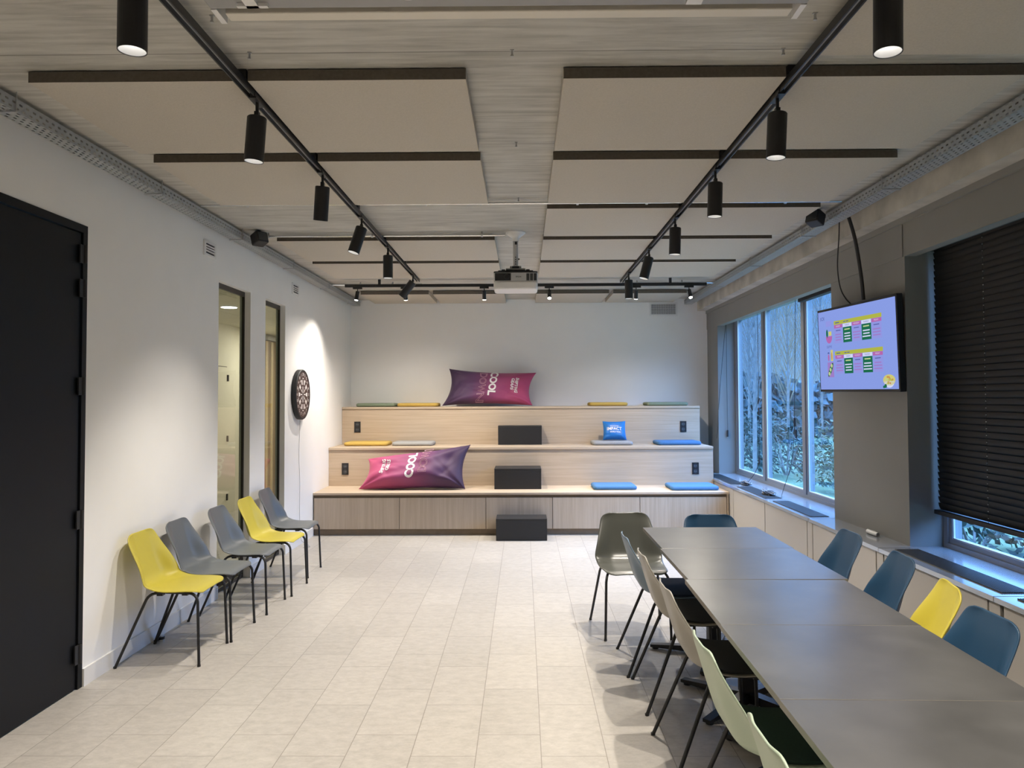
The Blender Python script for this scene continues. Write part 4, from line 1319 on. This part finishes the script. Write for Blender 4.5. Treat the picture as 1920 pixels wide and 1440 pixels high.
m.grid([[(0.022 * math.cos(a) * (0.6 + 0.4 * math.sin(q * 3)) * (1 + 0.25 * rnd.random()), (q - 0.5) * 0.17, 0.017 + 0.014 * math.sin(a) * (1 + 0.2 * rnd.random())) for a in np.linspace(0, 2 * PI, 9)] for q in np.linspace(0, 1, 9)])
m.build('wrapper_body', M['white_plastic'], r)

# ------------------------------------------------------------------ screen on the pier
tv = thing('wall_screen', 'flat wall mounted screen showing a coloured weekly menu on the grey pier', 'screen', (2.567, 5.974, 2.004))
ya_, tl_ = 0.078, 0.031
nn = Vector((-math.cos(ya_), -math.sin(ya_), 0)); rt = (-nn).cross(Vector((0, 0, 1))); upv = Vector((0, 0, math.cos(tl_))) + nn * math.sin(tl_)
nt_ = rt.cross(upv).normalized()
rr_ = -0.009
RT = rt * math.cos(rr_) + upv * math.sin(rr_); UP = upv * math.cos(rr_) - rt * math.sin(rr_)
if nt_.dot(nn) < 0: nt_ = -nt_
W_, H_ = 1.20, 0.69
MB().obox(nt_ * -0.025, RT, UP, nt_, W_ / 2, H_ / 2, 0.022).build('casing', M['black_soft'], tv, bevel=0.004)
MB().obox(nt_ * -0.060, RT, UP, nt_, 0.2, 0.15, 0.012).build('wall_bracket', M['black_soft'], tv)
mats = [emit('screen_lavender', (0.29, 0.39, 0.90), 0.64), emit('screen_yellow', (0.52, 0.55, 0.08), 0.62), emit('screen_pink', (0.56, 0.17, 0.52), 0.6), emit('screen_green', (0.01, 0.11, 0.055), 1.0),
        emit('screen_lilac', (0.34, 0.37, 0.90), 0.62), emit('screen_ink', (0.06, 0.08, 0.25), 1.0), emit('screen_white', (0.70, 0.74, 1.0), 0.68), emit('screen_magenta', (0.42, 0.26, 0.70), 0.6), emit('screen_orange', (0.70, 0.35, 0.10), 0.62), emit('screen_lime', (0.60, 0.74, 0.35), 0.62), emit('screen_pale_yellow', (0.74, 0.70, 0.22), 0.62)]
sw, sh = W_ - 0.03, H_ - 0.04
def S(u, v, d=0.0):       # u, v from the top left corner of the picture area
    return RT * ((u - 0.5) * sw) + UP * ((0.5 - v) * sh) + nt_ * (-0.0018 + d)
sc_ = MB()
sc_.add([S(0, 1), S(1, 1), S(1, 0), S(0, 0)], [(0, 1, 2, 3)])
sc_.build('display', mats, tv)
pic = MB()
LV = 0.0012
def quad(u0, v0, u1, v1, mi, d=LV): pic.add([S(u0, v1, d), S(u1, v1, d), S(u1, v0, d), S(u0, v0, d)], [(0, 1, 2, 3)], mi)
def disc(u, v, ru, rv, mi, a0=0, a1=360, d=LV):
    k = 24
    pts = [S(u + ru * math.cos(math.radians(a0 + (a1 - a0) * i / k)), v + rv * math.sin(math.radians(a0 + (a1 - a0) * i / k)), d) for i in range(k + 1)]
    pic.add([S(u, v, d)] + pts, [(0, i + 2, i + 1) for i in range(k)], mi)
def word(s_, u, v, hgt, mi, width=None, d=LV * 2):
    text_to(pic, s_, hgt, lambda x, y: S(u, v, d) + RT * x + UP * y, mi, width=width)
def lines(u0, u1, v0, n, dv, mi, rnd):
    for k in range(n):
        e = rnd.uniform(0.0, 0.25) * (u1 - u0) / 2
        quad(u0 + e, v0 + k * dv, u1 - e, v0 + k * dv + dv * 0.42, mi, LV * 2)
rnd = random.Random(5)
for q in range(14):
    a = 2 * PI * q / 14; b_ = 2 * PI * (q + 1) / 14
    pic.add([S(0.066 + k_ * 0.017 * math.cos(t_), 0.09 + k_ * 0.022 * math.sin(t_), LV) for k_, t_ in ((1, a), (1, b_), (0.72, b_), (0.72, a))], [(0, 3, 2, 1)], 5)
for q in (0.040, 0.090):
    quad(q - 0.002, 0.068, q + 0.003, 0.115, 5)
quad(0.115, 0.13, 0.20, 0.20, 4)
# bowl with leaf
disc(0.155, 0.325, 0.046, 0.09, 2, 0, 180)
disc(0.128, 0.29, 0.014, 0.055, 3)
quad(0.15, 0.265, 0.192, 0.318, 10)
word('SOUP ME', 0.155, 0.46, 0.030, 5, 0.085)
# carrots
disc(0.138, 0.595, 0.011, 0.045, 2)
quad(0.170, 0.50, 0.202, 0.64, 10)
disc(0.186, 0.58, 0.008, 0.05, 8, d=LV * 2)
disc(0.138, 0.545, 0.014, 0.02, 5, 180, 360)
# pea pod
quad(0.118, 0.655, 0.208, 0.845, 7)
pod = [S(0.163 + 0.030 * math.cos(a) * 1.0 + 0.026 * math.sin(a) * -1, 0.75 + 0.085 * math.sin(a) * 1.0 + 0.02 * math.cos(a) * -1, LV * 2) for a in np.linspace(0, 2 * PI, 24, endpoint=False)]
pic.add(pod, [tuple(reversed(range(24)))], 3)
for q in (-1, 0, 1): disc(0.163 - q * 0.018, 0.75 + q * 0.05, 0.014, 0.024, 9, d=LV * 3)
for v0, wk in ((0.145, '46'), (0.525, '47')):
    u0, u1 = 0.232, 0.845
    quad(u0, v0, u1, v0 + 0.048, 1)
    quad(u0 + 0.022, v0 + 0.019, u0 + 0.078, v0 + 0.031, 5, LV * 2)
    quad(u0 + 0.135, v0 + 0.020, u0 + 0.165, v0 + 0.030, 5, LV * 2)
    quad(u0 + 0.172, v0 + 0.020, u0 + 0.205, v0 + 0.030, 5, LV * 2)
    cw = (u1 - u0) / 5
    for k in range(5):
        a, b_ = u0 + k * cw + 0.003, u0 + (k + 1) * cw - 0.003
        quad(a, v0 + 0.05, b_, v0 + 0.092, 2 if k % 2 == 0 else 6)
        word(['MONDAY', 'TUESDAY', 'WEDNESDAY', 'THURSDAY', 'FRIDAY'][k], (a + b_) / 2, v0 + 0.071, 0.017, 6 if k % 2 == 0 else 5, [0.068, 0.072, 0.090, 0.082, 0.062][k])
        if k % 2:
            quad(a, v0 + 0.094, b_, v0 + 0.28, 3)
            quad(a + 0.022, v0 + 0.115, b_ - 0.022, v0 + 0.130, 9, LV * 2)
            lines(a + 0.008, b_ - 0.008, v0 + 0.165, 3, 0.034, 6, rnd)
        else:
            quad(a, v0 + 0.094, b_, v0 + 0.28, 4)
            quad(a + 0.025, v0 + 0.118, b_ - 0.025, v0 + 0.128, 5, LV * 2)
            lines(a + 0.008, b_ - 0.008, v0 + 0.165, 3, 0.034, 7, rnd)
# bowl of food at lower right
disc(0.90, 0.91, 0.058, 0.075, 6, 0, 180)
disc(0.90, 0.90, 0.068, 0.062, 10)
for q in range(16):
    a = rnd.uniform(0, 6.28); rr = rnd.uniform(0, 0.8)
    disc(0.90 + 0.055 * rr * math.cos(a), 0.90 + 0.048 * rr * math.sin(a), 0.010, 0.012, [8, 1, 9, 8][q % 4], d=LV * 2)
disc(0.86, 0.965, 0.014, 0.022, 3, d=LV * 2); disc(0.842, 0.975, 0.012, 0.015, 3, d=LV * 2)
pic.build('menu_picture', mats, tv)
# cables to the screen
def rope(name, pts, r, label, cat, m, group=None):
    P = [Vector(p) for p in pts]; Q = []
    for i in range(len(P) - 1):
        a, b_, c_, d_ = P[max(0, i - 1)], P[i], P[i + 1], P[min(len(P) - 1, i + 2)]
        for q in range(8):
            tt = q / 8
            Q.append(0.5 * ((2 * b_) + (c_ - a) * tt + (2 * a - 5 * b_ + 4 * c_ - d_) * tt ** 2 + (3 * b_ - a - 3 * c_ + d_) * tt ** 3))
    Q.append(P[-1])
    return tag(MB().tube(Q, r, 8).build(name, m), label, cat, group)
rope('cable_sleeve', [(2.46, 5.78, 2.972), (2.505, 5.78, 2.80), (2.565, 5.83, 2.55), (2.595, 5.86, 2.36)], 0.014, 'thick black cable sleeve dropping from the tray to the screen', 'cable', M['black_soft'])
rope('screen_cable', [(2.45, 5.93, 2.972), (2.47, 5.99, 2.87), (2.50, 6.10, 2.66), (2.53, 6.13, 2.50), (2.56, 6.10, 2.40), (2.59, 6.03, 2.33)], 0.005, 'thin black cable looping down to the screen', 'cable', M['black_soft'])

# ------------------------------------------------------------------ dartboard
db = thing('dartboard', 'round black dartboard with white segments on the left wall', 'dartboard', (XL, 8.545, 1.672))
n = 64
def dpt(r, a, x): return (x, r * math.cos(a), r * math.sin(a))
rim = MB()
rim.grid([[dpt(r, 2 * PI * k / n, x) for k in range(n + 1)] for r, x in ((0.262, 0.001), (0.278, 0.004), (0.280, 0.045), (0.274, 0.056), (0.262, 0.058), (0.255, 0.053))], flip=True)
rim.build('rim', M['black_soft'], db)
MB().add([dpt(0.2555, 2 * PI * k / n, 0.052) for k in range(n)], [tuple(range(n))]).build('face', M['dart_face'], db)
sg = MB()
def wedge(r0, r1, a0, a1, k=3):
    pts = [dpt(r0, a0 + (a1 - a0) * i / k, 0.0535) for i in range(k + 1)] + [dpt(r1, a1 - (a1 - a0) * i / k, 0.0535) for i in range(k + 1)]
    sg.add(pts, [tuple(reversed(range(len(pts))))])
st = 2 * PI / 20
for k in range(20):
    a = k * st
    if k % 2 == 0:
        wedge(0.020, 0.092, a - 0.30 * st, a + 0.30 * st)
        wedge(0.112, 0.168, a - 0.46 * st, a + 0.46 * st)
    else:
        wedge(0.174, 0.184, a - 0.40 * st, a + 0.40 * st)
sg.build('segments', M['dart_white'], db)
nb = MB()
for k, num in enumerate([20, 1, 18, 4, 13, 6, 10, 15, 2, 17, 3, 19, 7, 16, 8, 11, 14, 9, 12, 5]):
    a = PI / 2 + k * st      # clockwise as seen from the room
    c_ = Vector(dpt(0.222, a, 0.0535))
    text_to(nb, str(num), 0.042, lambda x, y: (c_.x, c_.y + x, c_.z + y), bold=0.001)
nb.build('numbers', M['dart_white'], db)
rope('hanging_cord', [(XL + 0.02, 8.545, 1.392), (XL + 0.012, 8.54, 1.0), (XL + 0.016, 8.56, 0.7), (XL + 0.02, 8.545, 0.35), (XL + 0.03, 8.55, 0.12), (XL + 0.06, 8.50, 0.06), (XL + 0.09, 8.56, 0.02), (XL + 0.16, 8.46, 0.006), (XL + 0.10, 8.40, 0.006)], 0.0025,
     'thin grey cord hanging from the dartboard down to the floor', 'cord', M['grey_plastic'])

# door stop
ds = thing('door_stop', 'small steel door stop with black rubber ring on the floor by the left wall', 'door stop', (-2.44, 5.20, 0))
MB().cyl((0, 0, 0), (0, 0, 0.012), 0.021, 20).cyl((0, 0, 0.03), (0, 0, 0.04), 0.019, 20).build('body', M['chrome'], ds)
MB().cyl((0, 0, 0.0122), (0, 0, 0.0298), 0.022, 20).build('rubber_ring', M['black_soft'], ds)

# ------------------------------------------------------------------ outside
struct('ground_outside', MB().box(3.06, 60, -8, 70, -0.7, -0.45), M['soil'])
o = MB().add([(5.6, 7.0, -0.445), (7.6, 6.4, -0.445), (9.5, 9.0, -0.445), (6.9, 9.4, -0.445)], [(0, 1, 2, 3)]).build('garden_path', M['path'])
o['kind'] = 'structure'
def shrub(x, y, rx, ry, hgt, m, label, seed, n=900, leaf=0.09):
    rnd = random.Random(seed)
    t = thing('shrub', label, 'shrub', (x, y, -0.45), 0, 'shrubs outside the windows')
    mb = MB()
    for k in range(n):
        a = rnd.uniform(0, 2 * PI); ph = math.acos(rnd.uniform(-0.2, 1)); r = rnd.uniform(0.65, 1.05) * (1 + 0.2 * math.sin(3 * a + seed))
        c_ = Vector((rx * r * math.sin(ph) * math.cos(a), ry * r * math.sin(ph) * math.sin(a), max(0.03, hgt * (0.12 + 0.88 * max(0, math.cos(ph)) * r))))
        d = Vector((rnd.gauss(0, 1), rnd.gauss(0, 1), rnd.gauss(0, 1))).normalized()
        e = d.orthogonal().normalized() * leaf * 0.5; f_ = d.cross(e).normalized() * leaf * rnd.uniform(0.8, 1.6)
        mb.add([c_ - f_, c_ + e, c_ + f_, c_ - e], [(0, 1, 2, 3)])
    mb.build('foliage', m, t)
    st_ = MB()
    for k in range(7):
        a = k * 0.9
        st_.tube([(0.05 * math.cos(a), 0.05 * math.sin(a), 0), (rx * 0.3 * math.cos(a), ry * 0.3 * math.sin(a), hgt * 0.5), (rx * 0.6 * math.cos(a), ry * 0.6 * math.sin(a), hgt * 0.8)], [0.02, 0.014, 0.006], 6)
    st_.build('stems', M['bark'], t)
shrub(7.3, 17.0, 1.1, 1.1, 1.45, M['leaf_pale'], 'pale green shrub outside, low in the right pane of the far window', 1, 1500, 0.055)
shrub(7.0, 20.6, 1.1, 1.2, 1.6, M['leaf_dark'], 'dark green shrub outside, low in the middle pane of the far window', 2, 1500, 0.06)
shrub(6.9, 24.4, 1.1, 1.2, 1.8, M['leaf_dark'], 'dark green shrub outside, low in the left pane of the far window', 3, 1500, 0.06)
shrub(5.9, 10.2, 1.0, 1.3, 0.95, M['leaf_dark'], 'dark green shrub outside, just under the lowered black blind', 4, 900, 0.07)
shrub(8.6, 12.8, 1.6, 1.3, 1.15, M['leaf_pale'], 'pale shrub outside, under the lowered black blind at right', 5, 900, 0.07)
shrub(5.0, 6.6, 0.7, 0.8, 0.5, M['leaf_dark'], 'low dark shrub close outside the near window', 6, 600, 0.06)
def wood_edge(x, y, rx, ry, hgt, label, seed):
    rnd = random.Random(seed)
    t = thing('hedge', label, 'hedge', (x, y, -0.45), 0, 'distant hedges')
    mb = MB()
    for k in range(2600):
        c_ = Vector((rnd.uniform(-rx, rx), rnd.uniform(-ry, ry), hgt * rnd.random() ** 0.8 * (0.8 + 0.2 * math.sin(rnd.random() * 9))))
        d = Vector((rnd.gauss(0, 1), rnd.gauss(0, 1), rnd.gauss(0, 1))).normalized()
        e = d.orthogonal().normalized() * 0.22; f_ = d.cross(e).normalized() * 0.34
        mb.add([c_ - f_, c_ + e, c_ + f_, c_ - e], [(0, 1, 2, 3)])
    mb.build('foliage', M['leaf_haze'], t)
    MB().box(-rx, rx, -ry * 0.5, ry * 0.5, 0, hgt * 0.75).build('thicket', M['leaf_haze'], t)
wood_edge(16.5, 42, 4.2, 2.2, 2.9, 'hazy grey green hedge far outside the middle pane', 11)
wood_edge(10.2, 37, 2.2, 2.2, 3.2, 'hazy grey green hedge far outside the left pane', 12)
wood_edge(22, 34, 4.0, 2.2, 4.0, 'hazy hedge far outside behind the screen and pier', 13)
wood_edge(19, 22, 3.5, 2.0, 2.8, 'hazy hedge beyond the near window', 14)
def tree(x, y, hgt, label, seed, warm=False):
    rnd = random.Random(seed)
    t = thing('bare_tree', label, 'tree', (x, y, -0.45), 0, 'bare trees outside the far window')
    MB().tube([(0, 0, 0), (0.05, 0.03, hgt * 0.4), (0.0, 0.06, hgt * 0.75), (0.03, 0, hgt)], [0.055, 0.04, 0.022, 0.006], 8).build('trunk', M['bark'], t)
    mb = MB()
    for k in range(130):
        z0 = hgt * rnd.uniform(0.18, 0.92)
        a = rnd.uniform(0, 2 * PI); L = hgt * rnd.uniform(0.10, 0.24) * (1.25 - z0 / hgt)
        o0 = Vector((0.03, 0.03, z0)); d = Vector((math.cos(a) * 0.42, math.sin(a) * 0.42, 1)).normalized()
        p1 = o0 + d * L; p2 = p1 + Vector((math.cos(a) * 0.1 * L, math.sin(a) * 0.1 * L, L * 0.9))
        mb.tube([o0, p1, p2], [0.009, 0.006, 0.003], 4, caps=False)
        for q in range(4):
            s_ = o0.lerp(p2, rnd.uniform(0.3, 0.95)); aa = rnd.uniform(0, 6.28)
            e_ = s_ + Vector((math.cos(aa) * 0.18, math.sin(aa) * 0.18, rnd.uniform(0.2, 0.6)))
            mb.tube([s_, e_], [0.004, 0.002], 3, caps=False)
    mb.build('branches', M['bark_warm'] if warm else M['bark'], t)
TR = [(5.5, 18.4, 8.5, 0, 'in the left pane, nearest'), (8.3, 28.4, 10, 0, 'in the left pane, farther back'), (10.3, 32.3, 10, 0, 'at the left edge of the middle pane'), (8.9, 26.0, 8, 1, 'in the middle pane, with warm brown twigs'),
      (10.7, 29.2, 10, 0, 'in the middle pane, right half'), (9.4, 21.9, 8, 1, 'in the right pane, nearest'), (12.2, 31.6, 10.5, 0, 'in the right pane, farther back'), (13.6, 29.0, 10, 0, 'hidden partly by the screen')]
for k, (x, y, hg, wm, l) in enumerate(TR):
    tree(x, y, hg, 'slender leafless tree seen %s' % l if 'hidden' not in l else 'slender leafless tree hidden partly by the wall screen', 100 + k, bool(wm))
